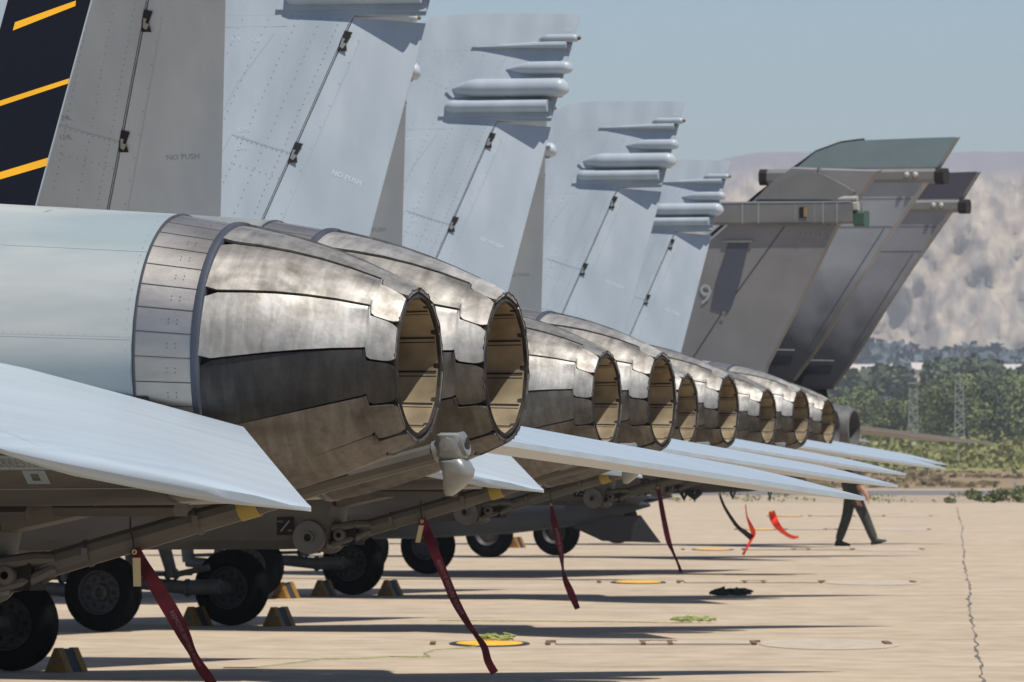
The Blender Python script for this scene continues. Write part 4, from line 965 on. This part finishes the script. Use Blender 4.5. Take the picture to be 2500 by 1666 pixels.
# ------------------------------------------------------------------ swing-wing jets behind (two)
def make_swing(cap, body, X0, Y0, t, lab, wheel, dA=0.):
    e = empty('tall_tail_jet', (X0, Y0, 0), -t); tag(e, lab, 'fighter jet')
    o = [(-6.4, 2.6), (-1.75, 2.75), (-1.487, 3.08), (-1.216, 3.461), (-.76, 4.15), (-.297, 4.819), (.403, 5.764), (.645, 6.069), (.954, 6.535), (.2, 6.52), (-.634, 6.498), (-.972, 6.458), (-1.378, 6.321), (-1.69, 6.105), (-2.32, 5.68), (-3.5, 4.7)]
    mb = slab(o, .10, .02); mb.mi = 1
    mb.strip([(-.25, 5.12), (-1.1, 3.85), (-1.7, 2.95)], .012, lambda a, z: (a, -.104, z)); mb.strip([(-1.25, 5.15), (-.10, 5.15)], .012, lambda a, z: (a, -.104, z)); mb.strip([(-2.3, 5.6), (.2, 5.58)], .01, lambda a, z: (a, -.104, z))
    fin = mb.build('vertical_fin', [body, M['line'], ], e)
    b = MB(); z0 = 6.07; cp_ = [(.64, z0), (.954, 6.535), (.2, 6.52), (-.634, 6.498), (-.972, 6.458), (-1.378, 6.321), (-1.66, 6.105), (-1.68, z0)]
    for y in (-.107, .104): plate_at(b, [(a * .985 - .01, z) for a, z in cp_], y)
    b.build('fin_cap', cap, fin)
    b = MB(); b.tube([(-.60, 0, 6.50), (-.972, 0, 6.46), (-1.378, 0, 6.325), (-1.70, 0, 6.105), (-2.32, 0, 5.685), (-3.2, 0, 4.97)], .035, 8); b.build('leading_edge_strip', M['soot_black'], fin)
    b = MB(); b.bevbox((-.78, 0, 5.945), (2.75, .30, .235), .06); b.build('radar_pod', M['brown_lt'], fin)
    b = MB(); b.bevbox((.66, 0, 5.93), (.15, .31, .25), .06); b.build('black_end', M['soot_black'], fin); b = MB(); b.bevbox((-2.22, 0, 5.94), (.13, .31, .25), .06); b.build('black_end', M['soot_black'], fin)
    for x in (.14, .28): b = MB(); b.sphere((x, -.152, 5.955), .045, 10, 6); b.build('lamp', M['white'], fin, True)
    b = MB(); b.tube([(-3.2, -.13, 3.27), (-1.7, -.13, 3.24)], .016, 6); b.build('bright_strip', M['brown_lt'], fin)
    b = MB(); st = [(-.95 + dA, .75, 3.02, 2.05), (-1.35 + dA, .95, 3.10, 1.80), (-2.2, 1.08, 3.12, 1.55), (-4, 1.15, 3.1, 1.4), (-8, 1.1, 3.0, 1.3), (-12, .6, 2.8, 1.3), (-14.5, .05, 2.1, 2.0)]
    b.loft([section(*s) for s in st]); b.build('fuselage', M['dark_body'], e, True)
    for s in (-1, 1):
        b = MB()
        b.lathe([(-.5, .46), (-.05, .42), (.0, .36), (-.5, .33), (-.52, .001)], (-.50 + dA, s * .55, 2.42), 'x', 24); b.build('exhaust_nozzle', M['steel_dark'], e, True)
        b = MB(); rings = []
        for a, r in [(-.95, .50), (-.62, .50), (-.42, .44), (-.36, .36)]:
            a += dA; rings.append([(a, s * .55 + r * math.cos(R(q)), 2.44 + r * math.sin(R(q)) * 1.25) for q in range(10, 171, 16)] + [(a, s * .55 + (r - .05) * math.cos(R(q)), 2.44 + (r - .05) * math.sin(R(q)) * 1.25) for q in range(170, 9, -16)])
        b.loft(rings); b.build('reverser_bucket', M['dark_body'], e, True, 40)
        b = MB(); rings = []
        for L, a, b_, z in [(1.0, -3.9, -1.6, 2.10), (3.5, -1.3, .10, 1.80)]:
            c = b_ - a; rings.append([(a, s * L, z + .1), (a + c * .4, s * L, z + .06 + .02 * c), (b_, s * L, z + .008), (b_, s * L, z - .008), (a + c * .4, s * L, z + .06 - .02 * c)])
        b.loft(rings); b.build('taileron', M['brown_fin'], e)
        a_, l_ = wheel; far_gear(e, a_, l_ if s < 0 else l_ + 3.1)
    return e
GX, GY = (2200 - 1250) / FPX * 150, 150.
HX, HY = (2267 - 1250) / FPX * 169, 169.
M['grey_fin2'] = mat('blue_grey_fin', (.27, .285, .305), .55, var=.12, scale=1.4)
M['grey_fin3'] = mat('far_grey_fin', (.21, .215, .235), .55, var=.12, scale=1.4)
for kk in ('grey_fin2', 'grey_fin3'):      # exhaust soot settled on the fin root
    nt = M[kk].node_tree; b_ = nt.nodes['Principled BSDF']; src = b_.inputs['Base Color'].links[0].from_socket
    tc = nd(nt, 'ShaderNodeTexCoord'); sp = nd(nt, 'ShaderNodeSeparateXYZ'); nt.links.new(tc.outputs['Object'], sp.inputs[0])
    n1 = nd(nt, 'ShaderNodeTexNoise'); n1.inputs['Scale'].default_value = 1.3; nt.links.new(tc.outputs['Object'], n1.inputs['Vector'])
    m1 = nd(nt, 'ShaderNodeMath', operation='MULTIPLY_ADD'); m1.inputs[1].default_value = 1.6; nt.links.new(n1.outputs[0], m1.inputs[0]); nt.links.new(sp.outputs[2], m1.inputs[2])
    mr = nd(nt, 'ShaderNodeMapRange'); mr.inputs[1].default_value = 4.1; mr.inputs[2].default_value = 5.5; nt.links.new(m1.outputs[0], mr.inputs[0])
    mx = nd(nt, 'ShaderNodeMix', data_type='RGBA'); nt.links.new(mr.outputs[0], mx.inputs[0]); mx.inputs[6].default_value = (.028, .03, .034, 1); nt.links.new(src, mx.inputs[7]); nt.links.new(mx.outputs[2], b_.inputs['Base Color'])
make_swing(M['teal'], M['grey_fin2'], GX, GY, .35, 'tall-tailed grey jet with a teal curved fin cap above the brown tail', to_local(1195, 1362, GX, GY, .35), -1.7)
make_swing(M['purple_tip'], M['grey_fin3'], HX, HY, .355, 'rearmost tall-tailed jet with a charcoal fin tip before the cliff', to_local(1363, 1331, HX, HY, .355), -3.6)

# ------------------------------------------------------------------ walking person
def person():
    px, py = 2081, 1334; x, y = gp(px, py); S = 1.0
    me = bpy.data.meshes.new('person'); V = []; E = []; Rr = []
    def v(a, l, z, r): V.append((a, l, z)); Rr.append(r); return len(V) - 1
    # walking to the right (+x); local frame: x forward, y left/right depth
    pel = v(0, 0, .98, .16); ab = v(.005, 0, 1.12, .20); ch = v(.0, 0, 1.36, .235); nk = v(.02, 0, 1.50, .062); hd = v(.045, 0, 1.585, .075); ht = v(.045, 0, 1.70, .092); hc = v(.035, 0, 1.755, .06)
    for a, b_ in ((pel, ab), (ab, ch), (ch, nk), (nk, hd), (hd, ht), (ht, hc)): E.append((a, b_))
    # back leg (left in picture) and front leg
    for s, pts in ((-1, [(-.03, .11, .93, .125), (-.10, .11, .52, .095), (-.235, .11, .13, .08), (-.245, .11, .06, .05), (-.13, .11, .035, .04)]),
                   (1, [(.03, -.11, .93, .125), (.22, -.11, .53, .095), (.38, -.11, .14, .08), (.40, -.11, .07, .05), (.53, -.11, .10, .038)])):
        pr = pel
        for p in pts: k = v(*p); E.append((pr, k)); pr = k
    for s, pts in ((1, [(.0, -.22, 1.42, .075), (.08, -.27, 1.14, .06), (.24, -.25, .92, .042), (.27, -.245, .86, .034)]), (-1, [(.0, .22, 1.42, .075), (-.12, .27, 1.15, .06), (-.14, .27, .90, .042), (-.13, .27, .84, .034)])):
        pr = ch
        for p in pts: k = v(*p); E.append((pr, k)); pr = k
        w = pts[-1]
        for f in range(4):
            l = (.075, .085, .08, .062)[f]; yo = -.024 + f * .016; k1 = v(w[0] + .012, w[1] + yo, w[2] - .055, .0095); k2 = v(w[0] + .028, w[1] + yo, w[2] - .055 - l * .45, .008); k3 = v(w[0] + .028, w[1] + yo, w[2] - .055 - l * .85, .007)
            E += [(pr, k1), (k1, k2), (k2, k3)]
        k1 = v(w[0] + .03, w[1] + .02, w[2] - .02, .011); k2 = v(w[0] + .05, w[1] + .02, w[2] - .055, .009); E += [(pr, k1), (k1, k2)]
    me.from_pydata(V, E, []); o = bpy.data.objects.new('tmp_person', me); col.objects.link(o)
    m = o.modifiers.new('s', 'SKIN'); m.use_smooth_shade = True
    for i, r in enumerate(Rr): me.skin_vertices[0].data[i].radius = (r, r * (1.25 if i in (0, 1, 2) else 1.0))
    me.skin_vertices[0].data[0].use_root = True
    o.modifiers.new('u', 'SUBSURF').levels = 2
    dg = bpy.context.evaluated_depsgraph_get(); dg.update(); m2 = bpy.data.meshes.new_from_object(o.evaluated_get(dg)); bpy.data.objects.remove(o)
    m2.name = 'person'
    for mm in ('suit', 'skin', 'boot'): m2.materials.append(M[mm])
    for p in m2.polygons:
        p.use_smooth = True; c = p.center; hand = (c.z < 1.06 and c.z > .7 and abs(c.y) > .185 and c.x > .1) or (c.z < .90 and c.z > .7 and abs(c.y) > .21)
        p.material_index = 1 if (c.z > 1.52 or hand) else (2 if c.z < .13 else 0)
    o = bpy.data.objects.new('person', m2); col.objects.link(o); o.location = (x, y, 0); o.rotation_euler = (0, 0, -.1)
    tag(o, 'person in a dark olive flight suit striding to the right past the jet tails', 'person')
    b = MB(); b.sphere((.025, 0, 1.735), .108, 14, 10, (.98, .86, .80)); b.build('hair', M['hair'], o, True)
    for s in (-1, 1): b = MB(); b.sphere((.128, s * .035, 1.69), .011, 8, 6); b.build('eye', M['boot'], o, True)
    b = MB(); b.sphere((.145, 0, 1.66), .016, 8, 6, (1, .7, 1.2)); b.build('nose', M['skin'], o, True)
    b = MB(); b.box((.128, 0, 1.622), (.012, .045, .008)); b.build('mouth', M['ribbon'], o)
    b = MB(); b.sphere((.04, -.085, 1.675), .024, 8, 6, (.8, .35, 1.2)); b.build('ear', M['skin'], o, True)
    b = MB(); b.sphere((.04, .085, 1.675), .024, 8, 6, (.8, .35, 1.2)); b.build('ear', M['skin'], o, True)
    b = MB(); b.bevbox((.155, -.12, 1.36), (.03, .10, .12), .008, 1); b.build('shoulder_patch', M['patch'], o)
    for a, l, z in ((-.245, .11, 0), (.40, -.11, .02)):
        b = MB(); rings = []
        for xx, w, h in [(-.07, .035, .06), (-.04, .05, .13), (.03, .05, .12), (.10, .05, .075), (.17, .04, .055), (.20, .02, .035)]:
            rings.append([(a + xx, l + w * math.cos(q), z + h / 2 + .5 * h * math.sin(q) + (.3 * max(xx, 0) if l < 0 else 0)) for q in [2 * math.pi * j / 10 for j in range(10)]])
        b.loft(rings); b.build('boot', M['boot'], o, True)
person()

# ------------------------------------------------------------------ background vegetation
def crown(mb, cx, cy, cz, rx, rz, n, s, r_):
    lobes = [(cx + r_.uniform(-.6, .6) * rx, cy + r_.uniform(-.6, .6) * rx, cz + r_.uniform(-.75, .7) * rz, r_.uniform(.28, .5)) for _ in range(14)]
    for i in range(n):
        lx, ly, lz, lr = lobes[r_.randrange(14)]; u = Vector((r_.gauss(0, 1), r_.gauss(0, 1), r_.gauss(0, 1))).normalized() * (r_.random() ** .35)
        c = Vector((lx + u.x * rx * lr * 1.1, ly + u.y * rx * lr * 1.1, lz + u.z * rz * lr)); a = (u * 1.1 + Vector((r_.gauss(0, 1), r_.gauss(0, 1), r_.gauss(0, 1))) * .45 + Vector((0, 0, .25))).normalized(); b_ = a.orthogonal().normalized() * s * r_.uniform(.6, 1.3); d = a.cross(b_).normalized() * s * r_.uniform(.5, 1.2)
        mb.add([c - b_, c + d * .7, c + b_, c - d * .8], [(0, 1, 2, 3)])
def make_tree(seed, h, rx, m, n=4200):
    r_ = random.Random(seed); e = empty('tree'); b = MB()
    b.tube([(0, 0, 0), (.1, 0, h * .3), (0, .1, h * .6), (.1, 0, h * .85)], [.28, .22, .14, .05], 8)
    for k in range(5):
        q = r_.uniform(0, 6.28); b.tube([(0, 0, h * (.3 + .08 * k)), (math.cos(q) * rx * .6, math.sin(q) * rx * .6, h * (.5 + .08 * k))], [.10, .03], 6)
    b.build('trunk', M['bark'], e)
    b = MB(); crown(b, 0, 0, h * .54, rx, h * .46, n, .21, r_); b.build('crown', m, e)
    return e
def place(proto_, x, y, rz, s, lab, grp, first):
    o = proto_ if first else copy_tree(proto_); o.location = (x, y, 0); o.rotation_euler = (0, 0, rz); o.scale = (s[0], s[0], s[1]); tag(o, lab, 'tree', grp); return o
protos = [make_tree(1, 9, 4.2, M['leaf']), make_tree(2, 9, 3.6, M['leaf_dark']), make_tree(3, 9, 4.6, M['leaf'])]
used = set(); cnt = {}
sc_y = 1000.
DESC = ['mid green bushy tree', 'dark green dense tree', 'broad light green tree']
front = [(2035, 925, 0), (2075, 935, 2), (2110, 955, 0), (2150, 968, 1), (2195, 935, 0), (2240, 925, 2), (2290, 908, 0), (2330, 905, 2), (2365, 900, 0), (2395, 930, 1), (2425, 898, 2), (2460, 905, 1), (2495, 890, 0), (2540, 900, 2), (2600, 905, 1), (1985, 930, 0), (1930, 925, 2), (1870, 930, 1), (1800, 920, 0), (2670, 890, 0), (2750, 900, 2)]
for px, top, k in front:
    Y = sc_y + rng.uniform(-40, 60); hgt = (HOR - top) / FPX * Y + 1.7; x = (px - 1250) / FPX * Y; sz = hgt / 9.3
    z_ = 'beyond the right frame edge' if px > 2500 else 'hidden behind the jets' if px < 2000 else 'below the dark roof' if px < 2125 else 'left of the left mast' if px < 2230 else 'between the two masts' if px < 2342 else 'right of the right mast'
    key = (k, z_); cnt[key] = cnt.get(key, 0) + 1; lab = f"{['', 'next ', 'further '][cnt[key] - 1]}{DESC[k]} in the wood edge, {z_}"
    place(protos[k], x, Y, rng.uniform(0, 6), (sz * rng.uniform(.9, 1.1), sz), lab, 'trees along the wood edge', k not in used); used.add(k)
from mathutils import noise as mn0
mn_ = lambda x, y: mn0.noise(Vector((x * .15, y * .02, 0)))
# low understorey in front of the trees, one mass of scrub
b = MB(); r_ = random.Random(5)
for i in range(15000):
    Y = r_.uniform(690, 960); x = r_.uniform(20, 85) if i % 4 else r_.uniform(-60, 110); hmax = 1.6 + 1.1 * math.sin(x * .45) * math.sin(x * .17 + 1); z = r_.random() ** 1.4 * max(.5, hmax + .6); c = Vector((x, Y, z)); s = .28
    a = Vector((r_.gauss(0, 1), r_.gauss(0, 1), r_.gauss(0, 1))).normalized(); p = a.orthogonal().normalized() * s; d = a.cross(p).normalized() * s * .8
    b.add([c - p, c + d, c + p, c - d], [(0, 1, 2, 3)])
tag(b.build('scrub', M['bush_dry']), kind='stuff')
b = MB()
for i in range(5000):
    Y = r_.uniform(396, 690); x = r_.uniform(0, 50) if i % 5 else r_.uniform(-60, 90)
    if mn_(x, Y) < -.05: continue
    h = r_.uniform(.06, .2); w = r_.uniform(.1, .3); q = r_.uniform(0, 3.14); c, s_ = math.cos(q) * w, math.sin(q) * w
    b.add([(x - c, Y - s_, 0), (x + c, Y + s_, 0), (x + c * .6, Y + s_ * .6, h), (x - c * .9, Y - s_ * .9, h * .8)], [(0, 1, 2, 3)])
tag(b.build('dry_grass', M['dry_grass']), kind='stuff')
b = MB()
for i in range(3500):
    Y = r_.uniform(296, 342) ; x = r_.uniform(-6, 24); x += math.sin(x * 3) * .5
    if r_.random() > .35 + .5 * math.sin(x * 1.7): continue
    z = r_.random() * .09; c = Vector((x, Y, z)); a = Vector((r_.gauss(0, 1), r_.gauss(0, 1), r_.gauss(0, 1))).normalized(); p = a.orthogonal().normalized() * .045; d = a.cross(p).normalized() * .045
    b.add([c - p, c + d, c + p, c - d], [(0, 1, 2, 3)])
tag(b.build('verge_weeds', M['bush_dry']), kind='stuff')
for (px, py, w, h, lab) in [(2388, 1228, .42, .44, 'left low green bush at the apron edge on the right'), (2450, 1227, .55, .48, 'middle low green bush at the apron edge on the right'), (2500, 1226, .5, .55, 'low green bush cut by the right frame edge'), (2320, 1229, .2, .16, 'tiny green tuft at the apron edge left of the bushes')]:
    x, y = gp(px, py); b = MB(); rr = random.Random(px); crown(b, 0, 0, h / 2, w, h / 2, 700, .05, rr); o = b.build('bush', M['leaf']); o.location = (x, y, 0); tag(o, lab, 'bush', 'bushes at the apron edge')
x, y = gp(2478, 1202)
mp_ = empty('marker_post', (x, y, 0)); tag(mp_, 'little white marker post beyond the bushes at the right', 'marker post')
b = MB(); b.bevbox((0, 0, .14), (.07, .07, .28), .01, 2); b.build('post', M['white'], mp_); b = MB(); b.bevbox((0, 0, .33), (.16, .1, .10), .02, 1); b.build('head', M['white'], mp_)
# pylons
def pylon(px, top, Y, lab):
    x = (px - 1250) / FPX * Y; h = (HOR - top) / FPX * Y + 1.7; e = empty('lattice_mast', (x, Y, 0)); tag(e, lab, 'lattice mast', 'lattice masts before the wood')
    b = MB(); w0, w1 = .42, .30; n = 14
    f = lambda t: w0 + (w1 - w0) * t
    for sx in (-1, 1):
        for sy in (-1, 1): b.tube([(sx * w0, sy * w0, 0), (sx * w1, sy * w1, h)], .04, 5)
    for i in range(n):
        t0, t1 = i / n, (i + 1) / n; s = 1 if i % 2 else -1
        for sy in (-1, 1): b.tube([(-s * f(t0), sy * f(t0), h * t0), (s * f(t1), sy * f(t1), h * t1)], .022, 4); b.tube([(-f(t1), sy * f(t1), h * t1), (f(t1), sy * f(t1), h * t1)], .02, 4)
    b.build('lattice', M['pylon'], e); b = MB(); b.box((0, 0, h + .05), (.9, .9, .1)); b.build('cap', M['pylon'], e)
pylon(2229, 935, 780, 'left pale lattice mast before the dark trees'); pylon(2342, 915, 780, 'right pale lattice mast before the dark trees')
# buildings between trees
def building(x0, x1, top, Y, m, roof, lab, name='warehouse'):
    X0, X1 = (x0 - 1250) / FPX * Y, (x1 - 1250) / FPX * Y; h = (HOR - top) / FPX * Y + 1.7; e = empty(name, ((X0 + X1) / 2, Y + 6, 0)); tag(e, lab, 'building')
    w = X1 - X0; b = MB(); b.box((0, 0, h * .46), (w, 12, h * .92)); b.build('wall', m, e)
    b = MB(); b.add([(-w / 2 - .3, -6.3, h * .921), (w / 2 + .3, -6.3, h * .921), (w / 2 + .3, 6.3, h * .921), (-w / 2 - .3, 6.3, h * .921), (-w / 2 - .3, 0, h), (w / 2 + .3, 0, h)], [(0, 1, 5, 4), (2, 3, 4, 5), (0, 4, 3), (1, 2, 5), (0, 3, 2, 1)]); b.build('roof', roof, e)
    b = MB()
    for i in range(3): b.box((-w / 2 + w * (i + .5) / 3, -6.02, h * .55), (w * .12, .06, h * .14))
    b.build('window', M['slate'], e)
building(2075, 2178, 888, 1600, M['wall_pale'], M['wall_pale'], 'long pale building between the trees left of the masts')
building(2232, 2292, 884, 1650, M['wall_pale'], M['wall_pale'], 'square pale building in the gap above the left mast')
building(2440, 2560, 888, 1700, M['wall_pale'], M['wall_pale'], 'pale building at the right frame edge above the trees')
building(2080, 2172, 966, 1030, M['roof_dark'], M['roof_dark'], 'low dark-roofed shed in front of the wood', 'shed')
# far woods
def far_wood(name, Y, prof, m, n, s, depth=80, seed=3):
    b = MB(); r_ = random.Random(seed)
    for i in range(n):
        px = r_.uniform(prof[0][0], prof[-1][0]); k = max(j for j in range(len(prof) - 1) if prof[j][0] <= px); t = (px - prof[k][0]) / (prof[k + 1][0] - prof[k][0])
        top = prof[k][1] + (prof[k + 1][1] - prof[k][1]) * t + 7 * math.sin(px * .21) + 5 * math.sin(px * .083 + 2) ; h = (HOR - top) / FPX * Y + 1.7
        c = Vector(((px - 1250) / FPX * Y, Y + r_.uniform(0, depth), h * (r_.random() ** .5))); a = Vector((r_.gauss(0, 1), r_.gauss(0, 1), r_.gauss(0, 1))).normalized(); p = a.orthogonal().normalized() * s * r_.uniform(.6, 1.2); d = a.cross(p).normalized() * s * r_.uniform(.6, 1.2)
        b.add([c - p, c + d, c + p, c - d], [(0, 1, 2, 3)])
    return tag(b.build(name, m), kind='stuff')
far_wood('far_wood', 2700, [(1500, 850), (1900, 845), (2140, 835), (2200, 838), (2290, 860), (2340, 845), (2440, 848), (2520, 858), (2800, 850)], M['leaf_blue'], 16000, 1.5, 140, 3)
far_wood('middle_wood', 1450, [(2040, 905), (2120, 915), (2172, 895), (2230, 905), (2240, 945), (2285, 930), (2296, 885), (2350, 878), (2440, 880), (2460, 905), (2600, 900)], M['leaf_dark'], 11000, .8, 60, 4)

# ------------------------------------------------------------------ mesa
from mathutils import noise as mn
b = MB(); NX, NZ = 260, 46; CY = 5000.; x0, x1 = 90., 620.
rows = []
for j in range(NZ + 1):
    t = j / NZ; row = []
    for i in range(NX + 1):
        x = x0 - 60 + (x1 - x0) * (i / NX); px = 1250 + x / CY * FPX
        top = 158.5 - max(0, (1880 - px)) * .035 - max(0, 1780 - px) ** 1.5 * .02 + 1.2 * mn.noise(Vector((x * .05, 3, 0)))
        if px < 1760: top = max(top, 8)
        z = 0 + top * t ** .9
        g = mn.fractal(Vector((x * .03 + z * .01, z * .02, 1.7)), 1.0, 2.0, 5) * 26 + abs(mn.noise(Vector((x * .07 - z * .03, z * .035, 5)))) * 16 + mn.fractal(Vector((x * .1, z * .1, 9)), 1, 2, 3) * 8
        y = CY + t ** 1.2 * 170 + g * math.sin(math.pi * min(1, .12 + t * .86)) 
        row.append((x, y, z))
    rows.append(row)
for k, dy in enumerate((260, 900)): rows.append([(x, CY + dy + 170, z - 1.5 * k) for x, y, z in rows[NZ]])
vs = [v for r in rows for v in r]; n = NX + 1
b.add(vs, [(j * n + i, j * n + i + 1, (j + 1) * n + i + 1, (j + 1) * n + i) for j in range(len(rows) - 1) for i in range(NX)])
tag(b.build('hills', M['cliff'], None, True, 120), kind='structure')

# ------------------------------------------------------------------ haze
b = MB(); b.box((260, 2960, 94), (1500, 6200, 192)); hz = b.build('haze', None)
hm = bpy.data.materials.new('haze'); hm.use_nodes = True; nt = hm.node_tree; nt.nodes.remove(nt.nodes['Principled BSDF'])
pv = nt.nodes.new('ShaderNodeVolumePrincipled'); pv.inputs['Density'].default_value = .00015; pv.inputs['Color'].default_value = (.90, .92, .95, 1); pv.inputs['Anisotropy'].default_value = .2
nt.links.new(pv.outputs[0], nt.nodes['Material Output'].inputs['Volume']); hz.data.materials.clear(); hz.data.materials.append(hm); hz['kind'] = 'stuff'
